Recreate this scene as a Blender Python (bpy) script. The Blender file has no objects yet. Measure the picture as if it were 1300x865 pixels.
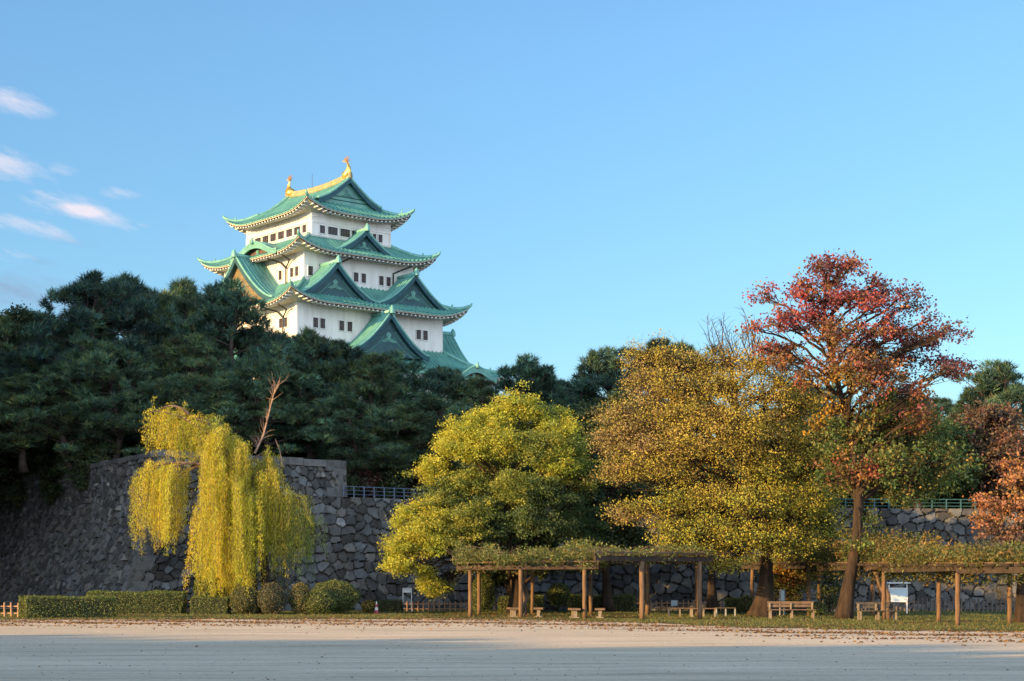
import bpy, math, random
import numpy as np

# ------------------------------------------------------------------ scene
S = bpy.context.scene
COL = S.collection
F = 2200.0          # focal length in pixels of a 1300 px wide frame
EYE = 1.6
R = math.radians

cam_d = bpy.data.cameras.new('camera')
cam = bpy.data.objects.new('camera', cam_d)
COL.objects.link(cam)
cam.location = (0, 0, EYE)
cam.rotation_euler = (R(90), 0, 0)
cam_d.sensor_width = 36.0
cam_d.lens = F / 1300.0 * 36.0
cam_d.shift_y = 309.5 / 1300.0
cam_d.clip_start = 0.5
cam_d.clip_end = 6000.0
S.camera = cam

# ------------------------------------------------------------------ light
SUN_ALPHA = 56.0     # degrees from "behind the camera" towards the left
SUN_EL = 10.5
sa, se = R(SUN_ALPHA), R(SUN_EL)
SUN = np.array([-math.sin(sa) * math.cos(se), -math.cos(sa) * math.cos(se), math.sin(se)])
sd = bpy.data.lights.new('sun', 'SUN')
sd.energy = 4.5
sd.color = (1.0, 0.60, 0.215)
sd.angle = R(0.6)
so = bpy.data.objects.new('sun', sd)
COL.objects.link(so)
from mathutils import Vector
so.rotation_euler = Vector(SUN).to_track_quat('Z', 'Y').to_euler()

W = bpy.data.worlds.new('World')
S.world = W
W.use_nodes = True
wt = W.node_tree
wt.nodes.clear()
def wn(t, **k):
    n = wt.nodes.new(t)
    for a, b in k.items():
        setattr(n, a, b)
    return n
def wmath(op, a, b=None, clamp=False):
    n = wn('ShaderNodeMath', operation=op, use_clamp=clamp)
    for i, q in enumerate((a, b)):
        if q is None:
            continue
        if isinstance(q, (int, float)):
            n.inputs[i].default_value = q
        else:
            wt.links.new(q, n.inputs[i])
    return n.outputs[0]
sky = wn('ShaderNodeTexSky', sky_type='NISHITA', sun_disc=False)
sky.sun_elevation = R(SUN_EL)
sky.sun_rotation = R(180 + SUN_ALPHA)
sky.altitude = 0
sky.air_density = 1.0
sky.dust_density = 0.0
sky.ozone_density = 3.0
hsv = wn('ShaderNodeHueSaturation')
hsv.inputs['Hue'].default_value = 0.5
hsv.inputs['Saturation'].default_value = 1.0
hsv.inputs['Value'].default_value = 1.0
grade = wn('ShaderNodeMixRGB', blend_type='MULTIPLY')
grade.inputs[0].default_value = 1.0
wt.links.new(sky.outputs[0], grade.inputs[1])
grade.inputs[2].default_value = (0.90, 1.03, 1.06, 1)
hz_ = wn('ShaderNodeMapRange')
hz_.inputs['From Min'].default_value = 0.02; hz_.inputs['From Max'].default_value = 0.30
hz_.inputs['To Min'].default_value = 0.74; hz_.inputs['To Max'].default_value = 1.0
tc0 = wn('ShaderNodeTexCoord'); sp0 = wn('ShaderNodeSeparateXYZ')
wt.links.new(tc0.outputs['Generated'], sp0.inputs[0]); wt.links.new(sp0.outputs[2], hz_.inputs['Value'])
flat = wn('ShaderNodeMixRGB', blend_type='MULTIPLY')
flat.inputs[0].default_value = 1.0
wt.links.new(grade.outputs[0], flat.inputs[1]); wt.links.new(hz_.outputs[0], flat.inputs[2])
wt.links.new(flat.outputs[0], hsv.inputs['Color'])
# a few small pink evening clouds, low on the left
tc = wn('ShaderNodeTexCoord')
sp = wn('ShaderNodeSeparateXYZ')
wt.links.new(tc.outputs['Generated'], sp.inputs[0])
yy = wmath('MAXIMUM', sp.outputs[1], 0.05)
cu = wmath('DIVIDE', sp.outputs[0], yy)
cw = wmath('DIVIDE', sp.outputs[2], yy)
cb = wn('ShaderNodeCombineXYZ')
wt.links.new(wmath('ADD', cu, wmath('MULTIPLY', cw, 0.9)), cb.inputs[0])
wt.links.new(wmath('ADD', wmath('MULTIPLY', cw, 2.2), wmath('MULTIPLY', cu, 0.55)), cb.inputs[1])
nz = wn('ShaderNodeTexNoise')
nz.inputs['Scale'].default_value = 30.0
nz.inputs['Detail'].default_value = 7.0
nz.inputs['Roughness'].default_value = 0.66
wt.links.new(cb.outputs[0], nz.inputs['Vector'])
def cloud_mask(ells):
    tot = None
    for (px, py, rx, ry, tilt, amp) in ells:
        u0, w0 = (px - 650) / F, (742 - py) / F
        du, dw = wmath('SUBTRACT', cu, u0), wmath('SUBTRACT', cw, w0)
        dw = wmath('ADD', dw, wmath('MULTIPLY', du, tilt))
        a = wmath('POWER', wmath('ABSOLUTE', wmath('DIVIDE', du, rx / F)), 2.0)
        b = wmath('POWER', wmath('ABSOLUTE', wmath('DIVIDE', dw, ry / F)), 2.0)
        m = wmath('MULTIPLY', wmath('SUBTRACT', 1.0, wmath('ADD', a, b), clamp=True), amp)
        tot = m if tot is None else wmath('ADD', tot, m)
    return tot
def cloud_alpha(mask, gain):
    x = wmath('ADD', wmath('MULTIPLY', wmath('SUBTRACT', nz.outputs[0], 0.51), 3.9), wmath('SUBTRACT', mask, 0.34))
    x = wmath('MULTIPLY', x, wmath('MULTIPLY', mask, gain * 0.5), clamp=True)
    return x
light = cloud_mask([(15, 125, 70, 26, .25, .9), (0, 205, 95, 32, .35, .95), (75, 258, 70, 20, .1, .9), (150, 244, 40, 13, .15, .9),
                    (30, 285, 105, 16, .22, .95), (140, 277, 70, 15, .2, .9), (5, 325, 50, 14, .1, .9), (85, 215, 26, 12, .2, .6)])
dark = cloud_mask([(10, 372, 170, 40, .14, 1.1), (70, 335, 120, 14, .1, .7), (190, 285, 70, 10, .1, .55), (95, 305, 60, 10, .15, .6)])
m1 = wn('ShaderNodeMixRGB')
wt.links.new(cloud_alpha(dark, 1.25), m1.inputs[0])
wt.links.new(hsv.outputs[0], m1.inputs[1])
m1.inputs[2].default_value = (1.15, 1.65, 2.45, 1)
m2 = wn('ShaderNodeMixRGB')
wt.links.new(cloud_alpha(light, 1.6), m2.inputs[0])
wt.links.new(m1.outputs[0], m2.inputs[1])
m2.inputs[2].default_value = (3.3, 3.15, 3.55, 1)
# fill light added to the sky behind the camera, outside the view, softening shade
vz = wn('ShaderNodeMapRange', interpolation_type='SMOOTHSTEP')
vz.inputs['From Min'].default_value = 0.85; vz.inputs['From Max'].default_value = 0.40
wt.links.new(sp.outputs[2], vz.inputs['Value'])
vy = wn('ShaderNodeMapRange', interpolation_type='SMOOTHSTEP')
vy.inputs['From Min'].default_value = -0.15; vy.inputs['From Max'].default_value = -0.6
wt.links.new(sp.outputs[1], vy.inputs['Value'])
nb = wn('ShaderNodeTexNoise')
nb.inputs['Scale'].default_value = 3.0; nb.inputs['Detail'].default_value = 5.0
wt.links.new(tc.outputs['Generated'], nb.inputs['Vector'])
sky_fill = wmath('MULTIPLY', wmath('MULTIPLY', vz.outputs[0], vy.outputs[0]), wmath('MULTIPLY', nb.outputs[0], 1.7), clamp=True)
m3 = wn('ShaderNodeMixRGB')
wt.links.new(sky_fill, m3.inputs[0])
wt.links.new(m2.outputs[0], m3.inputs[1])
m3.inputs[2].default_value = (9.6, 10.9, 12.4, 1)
bg = wn('ShaderNodeBackground')
bg.inputs[1].default_value = 0.10
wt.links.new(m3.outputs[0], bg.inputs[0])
wo = wn('ShaderNodeOutputWorld')
wt.links.new(bg.outputs[0], wo.inputs[0])

S.view_settings.view_transform = 'Standard'
S.view_settings.look = 'None'
S.view_settings.gamma = 1.0
S.view_settings.exposure = 1.4

# ------------------------------------------------------------------ helpers
rng = np.random.default_rng(7)
random.seed(7)

def at(px, py, d):
    """world point that photograph pixel (px, py) shows at distance d"""
    return np.array([(px - 650) / F * d, d, EYE + (742 - py) / F * d])
def ground(px, py):
    d = EYE * F / (py - 742)
    return np.array([(px - 650) / F * d, d, 0.0])

def tag(o, label=None, cat=None, group=None, kind=None):
    if label: o['label'] = label
    if cat: o['category'] = cat
    if group: o['group'] = group
    if kind: o['kind'] = kind
    return o
def empty(name, loc=(0, 0, 0), rz=0.0, label=None, cat=None, group=None):
    o = bpy.data.objects.new(name, None)
    o.empty_display_size = 0.3
    COL.objects.link(o)
    o.location = loc
    o.rotation_euler = (0, 0, rz)
    return tag(o, label, cat, group)
def copy_tree(o, parent=None):
    c = o.copy()
    COL.objects.link(c)
    c.parent = parent
    for ch in list(o.children):
        copy_tree(ch, c)
    return c

class MB:
    """collects numpy geometry and links it as one mesh object"""
    def __init__(s):
        s.v, s.q, s.t, s.c, s.n, s.ng = [], [], [], [], 0, []
    def add(s, v, quads=None, tris=None, col=None):
        v = np.asarray(v, float).reshape(-1, 3)
        if quads is not None and len(quads):
            s.q.append(np.asarray(quads, np.int64).reshape(-1, 4) + s.n)
        if tris is not None and len(tris):
            s.t.append(np.asarray(tris, np.int64).reshape(-1, 3) + s.n)
        s.v.append(v)
        if col is None:
            col = np.ones((len(v), 3)) * 0.5
        col = np.asarray(col, float)
        if col.ndim == 1:
            col = np.tile(col, (len(v), 1))
        s.c.append(col)
        s.n += len(v)
    def poly(s, v, col=None):
        v = np.asarray(v, float)
        n = len(v)
        s.ng.append(np.arange(n) + s.n)
        s.v.append(v)
        s.c.append(np.ones((n, 3)) * 0.5 if col is None else np.tile(col, (n, 1)))
        s.n += n
    def box(s, c, size, rz=0.0, ry=0.0, rx=0.0, col=None):
        x, y, z = np.array(size) / 2.0
        b = min(0.12 * min(size), 0.03)
        pts = []
        for sx in (-1, 1):
            for sy in (-1, 1):
                for sz in (-1, 1):
                    pts.append((sx * x, sy * y, sz * z))
        p = np.array(pts, float)
        s.add(rot(p, rx, ry, rz) + np.array(c), [(0, 1, 3, 2), (4, 6, 7, 5), (0, 4, 5, 1), (2, 3, 7, 6), (0, 2, 6, 4), (1, 5, 7, 3)], col=col)
    def tube(s, pts, rad, n=7, cap=True, col=None):
        pts = np.asarray(pts, float)
        k = len(pts)
        rad = np.ones(k) * rad if np.isscalar(rad) else np.asarray(rad, float)
        tan = np.gradient(pts, axis=0)
        tan /= np.linalg.norm(tan, axis=1)[:, None] + 1e-9
        ref = np.array([0.31, 0.17, 0.93]) if abs(tan[:, 2]).mean() < 0.8 else np.array([0.93, 0.31, 0.1])
        a = np.cross(tan, ref)
        a /= np.linalg.norm(a, axis=1)[:, None] + 1e-9
        b = np.cross(tan, a)
        th = np.arange(n) * 2 * np.pi / n
        v = pts[:, None, :] + rad[:, None, None] * (np.cos(th)[None, :, None] * a[:, None, :] + np.sin(th)[None, :, None] * b[:, None, :])
        i = np.arange(k - 1)[:, None] * n
        j = np.arange(n)[None, :]
        jn = (j + 1) % n
        q = np.stack([i + j, i + jn, i + n + jn, i + n + j], -1).reshape(-1, 4)
        base = s.n
        s.add(v.reshape(-1, 3), q, col=col)
        if cap:
            s.ng.append(np.arange(n)[::-1] + base)
            s.ng.append(np.arange(n) + base + (k - 1) * n)
    def grid(s, P, col=None):
        P = np.asarray(P, float)
        a, b = P.shape[:2]
        i = np.arange(a - 1)[:, None] * b
        j = np.arange(b - 1)[None, :]
        q = np.stack([i + j, i + j + 1, i + b + j + 1, i + b + j], -1).reshape(-1, 4)
        s.add(P.reshape(-1, 3), q, col=None if col is None else np.asarray(col).reshape(-1, 3))
    def build(s, name, mat, parent=None, smooth=False, tint=False, loc=None):
        me = bpy.data.meshes.new(name)
        v = np.concatenate(s.v) if s.v else np.zeros((0, 3))
        if loc is not None:
            v = v - np.asarray(loc, float)
        me.vertices.add(len(v))
        me.vertices.foreach_set('co', v.astype(np.float32).ravel())
        parts, tot = [], []
        if s.q:
            q = np.concatenate(s.q); parts.append(q.ravel()); tot.append(np.full(len(q), 4))
        if s.t:
            t = np.concatenate(s.t); parts.append(t.ravel()); tot.append(np.full(len(t), 3))
        for g in s.ng:
            parts.append(g); tot.append(np.array([len(g)]))
        li = np.concatenate(parts).astype(np.int32)
        tt = np.concatenate(tot).astype(np.int32)
        st = np.concatenate([[0], np.cumsum(tt)[:-1]]).astype(np.int32)
        me.loops.add(len(li))
        me.loops.foreach_set('vertex_index', li)
        me.polygons.add(len(tt))
        me.polygons.foreach_set('loop_start', st)
        me.polygons.foreach_set('loop_total', tt)
        me.polygons.foreach_set('use_smooth', np.full(len(tt), bool(smooth)))
        if tint:
            ca = me.color_attributes.new('tint', 'FLOAT_COLOR', 'POINT')
            c = np.concatenate(s.c)
            ca.data.foreach_set('color', np.concatenate([c, np.ones((len(c), 1))], 1).astype(np.float32).ravel())
        me.update(calc_edges=True)
        me.validate()
        me.materials.append(mat)
        o = bpy.data.objects.new(name, me)
        COL.objects.link(o)
        o.parent = parent
        if loc is not None:
            o.location = loc
        return o

def rot(p, rx=0, ry=0, rz=0):
    p = np.asarray(p, float)
    if rx:
        c, s_ = math.cos(rx), math.sin(rx); p = p @ np.array([[1, 0, 0], [0, c, -s_], [0, s_, c]]).T
    if ry:
        c, s_ = math.cos(ry), math.sin(ry); p = p @ np.array([[c, 0, s_], [0, 1, 0], [-s_, 0, c]]).T
    if rz:
        c, s_ = math.cos(rz), math.sin(rz); p = p @ np.array([[c, -s_, 0], [s_, c, 0], [0, 0, 1]]).T
    return p

# ------------------------------------------------------------------ materials
def nodes_of(name):
    m = bpy.data.materials.new(name)
    m.use_nodes = True
    nt = m.node_tree
    nt.nodes.clear()
    out = nt.nodes.new('ShaderNodeOutputMaterial')
    return m, nt, out
def ramp(nt, src, stops):
    r = nt.nodes.new('ShaderNodeValToRGB')
    e = r.color_ramp.elements
    while len(e) < len(stops):
        e.new(0.5)
    for i, (p, c) in enumerate(stops):
        e[i].position = p
        e[i].color = (*c, 1)
    nt.links.new(src, r.inputs[0])
    return r.outputs[0]
def noise(nt, scale, detail=4.0, rough=0.55, vec=None, stretch=None, obj=True):
    tcn = nt.nodes.new('ShaderNodeTexCoord')
    v = tcn.outputs['Object']
    if stretch:
        mp = nt.nodes.new('ShaderNodeMapping')
        mp.inputs['Scale'].default_value = stretch
        nt.links.new(v, mp.inputs[0]); v = mp.outputs[0]
    n = nt.nodes.new('ShaderNodeTexNoise')
    n.inputs['Scale'].default_value = scale
    n.inputs['Detail'].default_value = detail
    n.inputs['Roughness'].default_value = rough
    nt.links.new(v, n.inputs['Vector'])
    return n.outputs[0]
def mixc(nt, a, b, fac, mode='MIX'):
    m = nt.nodes.new('ShaderNodeMixRGB')
    m.blend_type = mode
    for i, q in ((0, fac), (1, a), (2, b)):
        if isinstance(q, (int, float)):
            m.inputs[i].default_value = q
        elif isinstance(q, tuple):
            m.inputs[i].default_value = (*q, 1)
        else:
            nt.links.new(q, m.inputs[i])
    return m.outputs[0]
def mat(name, c1, c2=None, rough=0.8, scale=1.5, stretch=None, bump=0.0, bscale=12.0, metallic=0.0, spec=0.3, bstretch=None, pos=(0.35, 0.65)):
    m, nt, out = nodes_of(name)
    b = nt.nodes.new('ShaderNodeBsdfPrincipled')
    b.inputs['Roughness'].default_value = rough
    b.inputs['Metallic'].default_value = metallic
    b.inputs['Specular IOR Level'].default_value = spec
    if c2 is None:
        c2 = tuple(x * 0.8 for x in c1)
    n = noise(nt, scale, 5.0, 0.6, stretch=stretch)
    nt.links.new(ramp(nt, n, [(pos[0], c2), (pos[1], c1)]), b.inputs['Base Color'])
    if bump:
        bn = nt.nodes.new('ShaderNodeBump')
        bn.inputs['Strength'].default_value = bump
        bn.inputs['Distance'].default_value = 0.05
        nt.links.new(noise(nt, bscale, 5.0, 0.6, stretch=bstretch), bn.inputs['Height'])
        nt.links.new(bn.outputs[0], b.inputs['Normal'])
    nt.links.new(b.outputs[0], out.inputs[0])
    return m
def leaf_mat(name, trans=0.35, gain=1.0, rough=0.6):
    m, nt, out = nodes_of(name)
    a = nt.nodes.new('ShaderNodeAttribute')
    a.attribute_name = 'tint'
    d = nt.nodes.new('ShaderNodeBsdfDiffuse')
    t = nt.nodes.new('ShaderNodeBsdfTranslucent')
    nt.links.new(a.outputs['Color'], d.inputs[0])
    g = mixc(nt, a.outputs['Color'], (1.25 * gain, 1.1 * gain, 0.7 * gain), 1.0, 'MULTIPLY')
    nt.links.new(g, t.inputs[0])
    mx = nt.nodes.new('ShaderNodeMixShader')
    mx.inputs[0].default_value = trans
    nt.links.new(d.outputs[0], mx.inputs[1])
    nt.links.new(t.outputs[0], mx.inputs[2])
    gl = nt.nodes.new('ShaderNodeBsdfGlossy')
    gl.inputs['Roughness'].default_value = rough
    gl.inputs['Color'].default_value = (0.9, 0.9, 0.9, 1)
    m3 = nt.nodes.new('ShaderNodeMixShader')
    m3.inputs[0].default_value = 0.03
    nt.links.new(mx.outputs[0], m3.inputs[1])
    nt.links.new(gl.outputs[0], m3.inputs[2])
    nt.links.new(m3.outputs[0], out.inputs[0])
    return m
def tint_mat(name, rough=0.9, bump=0.5, bscale=9.0, n_scale=2.5):
    m, nt, out = nodes_of(name)
    a = nt.nodes.new('ShaderNodeAttribute')
    a.attribute_name = 'tint'
    b = nt.nodes.new('ShaderNodeBsdfPrincipled')
    b.inputs['Roughness'].default_value = rough
    b.inputs['Specular IOR Level'].default_value = 0.25
    f = ramp(nt, noise(nt, n_scale, 6.0, 0.65), [(0.25, (0.55, 0.55, 0.55)), (0.75, (1.3, 1.28, 1.22))])
    nt.links.new(mixc(nt, a.outputs['Color'], f, 1.0, 'MULTIPLY'), b.inputs['Base Color'])
    bn = nt.nodes.new('ShaderNodeBump')
    bn.inputs['Strength'].default_value = bump
    bn.inputs['Distance'].default_value = 0.06
    nt.links.new(noise(nt, bscale, 6.0, 0.65), bn.inputs['Height'])
    nt.links.new(bn.outputs[0], b.inputs['Normal'])
    nt.links.new(b.outputs[0], out.inputs[0])
    return m

M = {}
M['plaster'] = mat('white_plaster', (0.66, 0.655, 0.64), (0.53, 0.52, 0.50), 0.85, 0.9, stretch=(1, 1, .18), bump=0.12, bscale=4, pos=(0.28, 0.55))
M['soffit'] = mat('cream_plaster', (0.52, 0.47, 0.39), (0.40, 0.36, 0.29), 0.85, 0.8)
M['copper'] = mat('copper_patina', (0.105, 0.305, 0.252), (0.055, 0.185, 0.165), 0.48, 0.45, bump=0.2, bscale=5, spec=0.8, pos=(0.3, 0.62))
M['copper_pale'] = mat('pale_copper', (0.15, 0.38, 0.32), (0.09, 0.27, 0.24), 0.5, 1.5, spec=0.7)
M['copper_dark'] = mat('dark_copper', (0.022, 0.085, 0.105), (0.012, 0.05, 0.07), 0.55, 1.2, bump=0.1)
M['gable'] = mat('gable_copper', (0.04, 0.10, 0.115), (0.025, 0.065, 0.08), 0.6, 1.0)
M['gold'] = mat('gold_leaf', (0.85, 0.60, 0.18), (0.70, 0.45, 0.10), 0.35, 3.0, metallic=0.85)
M['gable_sunlit'] = mat('sunlit_gable_copper', (0.20, 0.155, 0.07), (0.12, 0.10, 0.05), 0.55, 1.0)  # gable copper with golden sunlight put into its colour
M['sunlit_ridge'] = mat('sunlit_copper', (0.36, 0.31, 0.16), (0.18, 0.20, 0.12), 0.5, 2.0)  # ridge copper tinted the way the low sun lights it
M['glass'] = mat('window_glass', (0.035, 0.030, 0.035), (0.02, 0.02, 0.025), 0.25, 2.0, spec=0.5)
M['shutter'] = mat('window_lattice', (0.11, 0.07, 0.06), (0.07, 0.05, 0.045), 0.7, 2.0)
M['pipe'] = mat('dark_pipe', (0.035, 0.035, 0.03), (0.02, 0.02, 0.02), 0.5)
M['bark'] = mat('tree_bark', (0.055, 0.036, 0.024), (0.018, 0.013, 0.010), 0.95, 3.0, stretch=(1, 1, .25), bump=0.9, bscale=8, bstretch=(1, 1, .2))
M['bark_pine'] = mat('pine_bark', (0.085, 0.06, 0.05), (0.03, 0.022, 0.02), 0.95, 3.0, bump=0.9, bscale=6)
M['bark_grey'] = mat('grey_bark', (0.16, 0.115, 0.085), (0.07, 0.05, 0.04), 0.95, 3.0, bump=0.6, bscale=8)
M['bark_dead'] = mat('bare_wood', (0.36, 0.24, 0.18), (0.22, 0.15, 0.11), 0.9, 3.0, bump=0.5)
M['leaf'] = leaf_mat('leaf', 0.42, 1.0)
M['needle'] = leaf_mat('needle', 0.12, 0.9)
M['willow'] = leaf_mat('willow_leaf', 0.5, 1.0)
M['hedge'] = leaf_mat('hedge_leaf', 0.22)
M['wood'] = mat('pergola_log', (0.185, 0.115, 0.068), (0.095, 0.06, 0.038), 0.85, 3.0, stretch=(4, 4, .5), bump=0.4, bscale=10, bstretch=(4, 4, .5))
M['beam'] = mat('shaded_beam', (0.055, 0.042, 0.036), (0.03, 0.023, 0.02), 0.9, 3.0, bump=0.4)  # shade put into the timber colour, well below the posts
M['picket'] = mat('picket_wood', (0.44, 0.265, 0.16), (0.28, 0.165, 0.10), 0.85, 3.0, stretch=(3, 3, .6), bump=0.2)
M['picket_grey'] = mat('grey_picket_wood', (0.16, 0.13, 0.115), (0.09, 0.075, 0.065), 0.9, 3.0, stretch=(3, 3, .6), bump=0.2)
M['bench'] = mat('bench_plank', (0.16, 0.11, 0.075), (0.09, 0.062, 0.045), 0.8, 3.0, bump=0.3)
M['bench_dark'] = mat('dark_bench_plank', (0.10, 0.09, 0.08), (0.05, 0.045, 0.04), 0.8, 3.0)
M['concrete'] = mat('pale_concrete', (0.25, 0.21, 0.165), (0.17, 0.14, 0.11), 0.9, 4.0, bump=0.3)
M['paint_white'] = mat('white_paint', (0.78, 0.78, 0.77), (0.68, 0.68, 0.68), 0.5, 3.0)
M['panel_blue'] = mat('pale_notice_panel', (0.55, 0.66, 0.74), (0.48, 0.59, 0.68), 0.4, 2.0)
M['steel_blue'] = mat('blue_grey_steel', (0.10, 0.145, 0.21), (0.06, 0.09, 0.14), 0.45, 3.0)
M['steel_teal'] = mat('teal_steel', (0.04, 0.11, 0.115), (0.025, 0.075, 0.08), 0.5, 3.0)
M['steel_grey'] = mat('grey_steel', (0.30, 0.31, 0.32), (0.22, 0.23, 0.24), 0.5, 3.0)
M['red_tape'] = mat('cone_red', (0.45, 0.07, 0.10), (0.36, 0.05, 0.08), 0.5)
M['stone'] = tint_mat('wall_stone')
M['coping'] = mat('dressed_stone', (0.36, 0.355, 0.34), (0.22, 0.22, 0.215), 0.9, 1.6, bump=0.5, bscale=8)
M['earth'] = mat('terrace_earth', (0.10, 0.08, 0.055), (0.05, 0.045, 0.03), 0.95, 0.5, bump=0.5)

# ------------------------------------------------------------------ ground
def sand_material():
    m, nt, out = nodes_of('packed_sand')
    b = nt.nodes.new('ShaderNodeBsdfPrincipled')
    b.inputs['Roughness'].default_value = 0.95
    b.inputs['Specular IOR Level'].default_value = 0.15
    base = ramp(nt, noise(nt, 0.12, 6, 0.6, stretch=(0.35, 1.6, 1)), [(0.3, (0.61, 0.515, 0.385)), (0.7, (0.75, 0.64, 0.485))])
    st = ramp(nt, noise(nt, 1.0, 5, 0.65, stretch=(0.16, 1.3, 1)), [(0.32, (0.76, 0.74, 0.71)), (0.62, (1.06, 1.05, 1.04))])
    c = mixc(nt, base, st, 1.0, 'MULTIPLY')
    fine = ramp(nt, noise(nt, 7.0, 6, 0.75), [(0.30, (0.72, 0.71, 0.70)), (0.55, (1.0, 1.0, 1.0)), (0.8, (1.1, 1.1, 1.1))])
    c = mixc(nt, c, fine, 1.0, 'MULTIPLY')
    patch = ramp(nt, noise(nt, 0.5, 6, 0.7, stretch=(0.3, 1.4, 1)), [(0.55, (0, 0, 0)), (0.68, (1, 1, 1))])
    c = mixc(nt, c, (0.30, 0.215, 0.15), mixc(nt, patch, (0.62, 0.62, 0.62), 1.0, 'MULTIPLY'))
    nt.links.new(c, b.inputs['Base Color'])
    bn = nt.nodes.new('ShaderNodeBump')
    bn.inputs['Strength'].default_value = 0.7
    bn.inputs['Distance'].default_value = 0.06
    nt.links.new(noise(nt, 2.2, 8, 0.7, stretch=(0.6, 1.2, 1)), bn.inputs['Height'])
    nt.links.new(bn.outputs[0], b.inputs['Normal'])
    nt.links.new(b.outputs[0], out.inputs[0])
    return m
def lawn_material():
    m, nt, out = nodes_of('thin_lawn')
    b = nt.nodes.new('ShaderNodeBsdfPrincipled')
    b.inputs['Roughness'].default_value = 0.95
    b.inputs['Specular IOR Level'].default_value = 0.1
    g = ramp(nt, noise(nt, 0.9, 6, 0.7), [(0.3, (0.17, 0.125, 0.075)), (0.48, (0.10, 0.105, 0.04)), (0.7, (0.075, 0.10, 0.03))])
    f = ramp(nt, noise(nt, 9.0, 5, 0.7), [(0.3, (0.6, 0.6, 0.6)), (0.7, (1.25, 1.25, 1.2))])
    nt.links.new(mixc(nt, g, f, 1.0, 'MULTIPLY'), b.inputs['Base Color'])
    bn = nt.nodes.new('ShaderNodeBump')
    bn.inputs['Strength'].default_value = 0.8
    bn.inputs['Distance'].default_value = 0.08
    nt.links.new(noise(nt, 6, 6, 0.7), bn.inputs['Height'])
    nt.links.new(bn.outputs[0], b.inputs['Normal'])
    nt.links.new(b.outputs[0], out.inputs[0])
    return m
g = MB()
g.poly([(-3000, -400, 0), (3000, -400, 0), (3000, 5000, 0), (-3000, 5000, 0)])
tag(g.build('ground', sand_material()), kind='structure')

EDGE = [(-60, 77), (-27.7, 77.5), (-15, 79), (-2, 80), (3.5, 75.5), (6.3, 69.5), (9.9, 62.5), (17, 57.5), (40, 52)]
ex, ey = np.array([e[0] for e in EDGE]), np.array([e[1] for e in EDGE])
def lawn_edge(x):
    return np.interp(x, ex, ey) + 0.5 * np.sin(x * 1.3) + 0.35 * np.sin(x * 3.1 + 1) + 0.25 * np.sin(x * 6.7)
g = MB()
xs = np.linspace(-60, 40, 400)
P = np.zeros((400, 2, 3))
P[:, 0, 0] = xs; P[:, 0, 1] = lawn_edge(xs); P[:, 0, 2] = 0.006
P[:, 1, 0] = xs; P[:, 1, 1] = 112; P[:, 1, 2] = 0.006
g.grid(P[:, ::-1])
tag(g.build('lawn', lawn_material()), kind='structure')

# ------------------------------------------------------------------ stone walls
def smooth(x):
    x = np.clip(x, 0, 1)
    return x * x * (3 - 2 * x)
def stones(u, w, su, sw, seed):
    """random polygon masonry: returns joint distance, per-stone random numbers and local offsets"""
    r = np.random.default_rng(seed)
    nu, nw = int(u.max() / su) + 6, int(w.max() / sw) + 6
    ju = r.uniform(0.08, 0.92, (nu, nw)); jw = r.uniform(0.12, 0.88, (nu, nw))
    rnd = r.uniform(0, 1, (nu, nw, 5))
    u = u + su * (0.10 * np.sin(w * 1.1 / sw + u * 1.3) + 0.03 * np.sin(u * 5.3 / su + w * 2.0)); w = w + sw * (0.12 * np.sin(u * 1.1 / su + 1.0) + 0.03 * np.sin(w * 4.9 / sw + u * 1.7))
    u = np.maximum(u, 0); w = np.maximum(w, 0)
    ci, cj = np.floor(u / su).astype(int) + 2, np.floor(w / sw).astype(int) + 2
    f1 = np.full(u.shape, 9.0); f2 = np.full(u.shape, 9.0)
    bi = np.zeros(u.shape, int); bj = np.zeros(u.shape, int)
    bx = np.zeros(u.shape); by = np.zeros(u.shape)
    for di in (-2, -1, 0, 1, 2):
        for dj in (-2, -1, 0, 1, 2):
            i = np.clip(ci + di, 0, nu - 1); j = np.clip(cj + dj, 0, nw - 1)
            dx = (i - 2 + ju[i, j]) - u / su
            dy = (j - 2 + jw[i, j]) - w / sw
            d = np.sqrt(dx * dx + dy * dy) * (0.85 + 0.3 * rnd[i, j, 4])
            near = d < f1
            f2 = np.where(near, f1, np.minimum(f2, d))
            bi = np.where(near, i, bi); bj = np.where(near, j, bj)
            bx = np.where(near, dx, bx); by = np.where(near, dy, by)
            f1 = np.where(near, d, f1)
    return f2 - f1, rnd[bi, bj], bx, by
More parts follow.
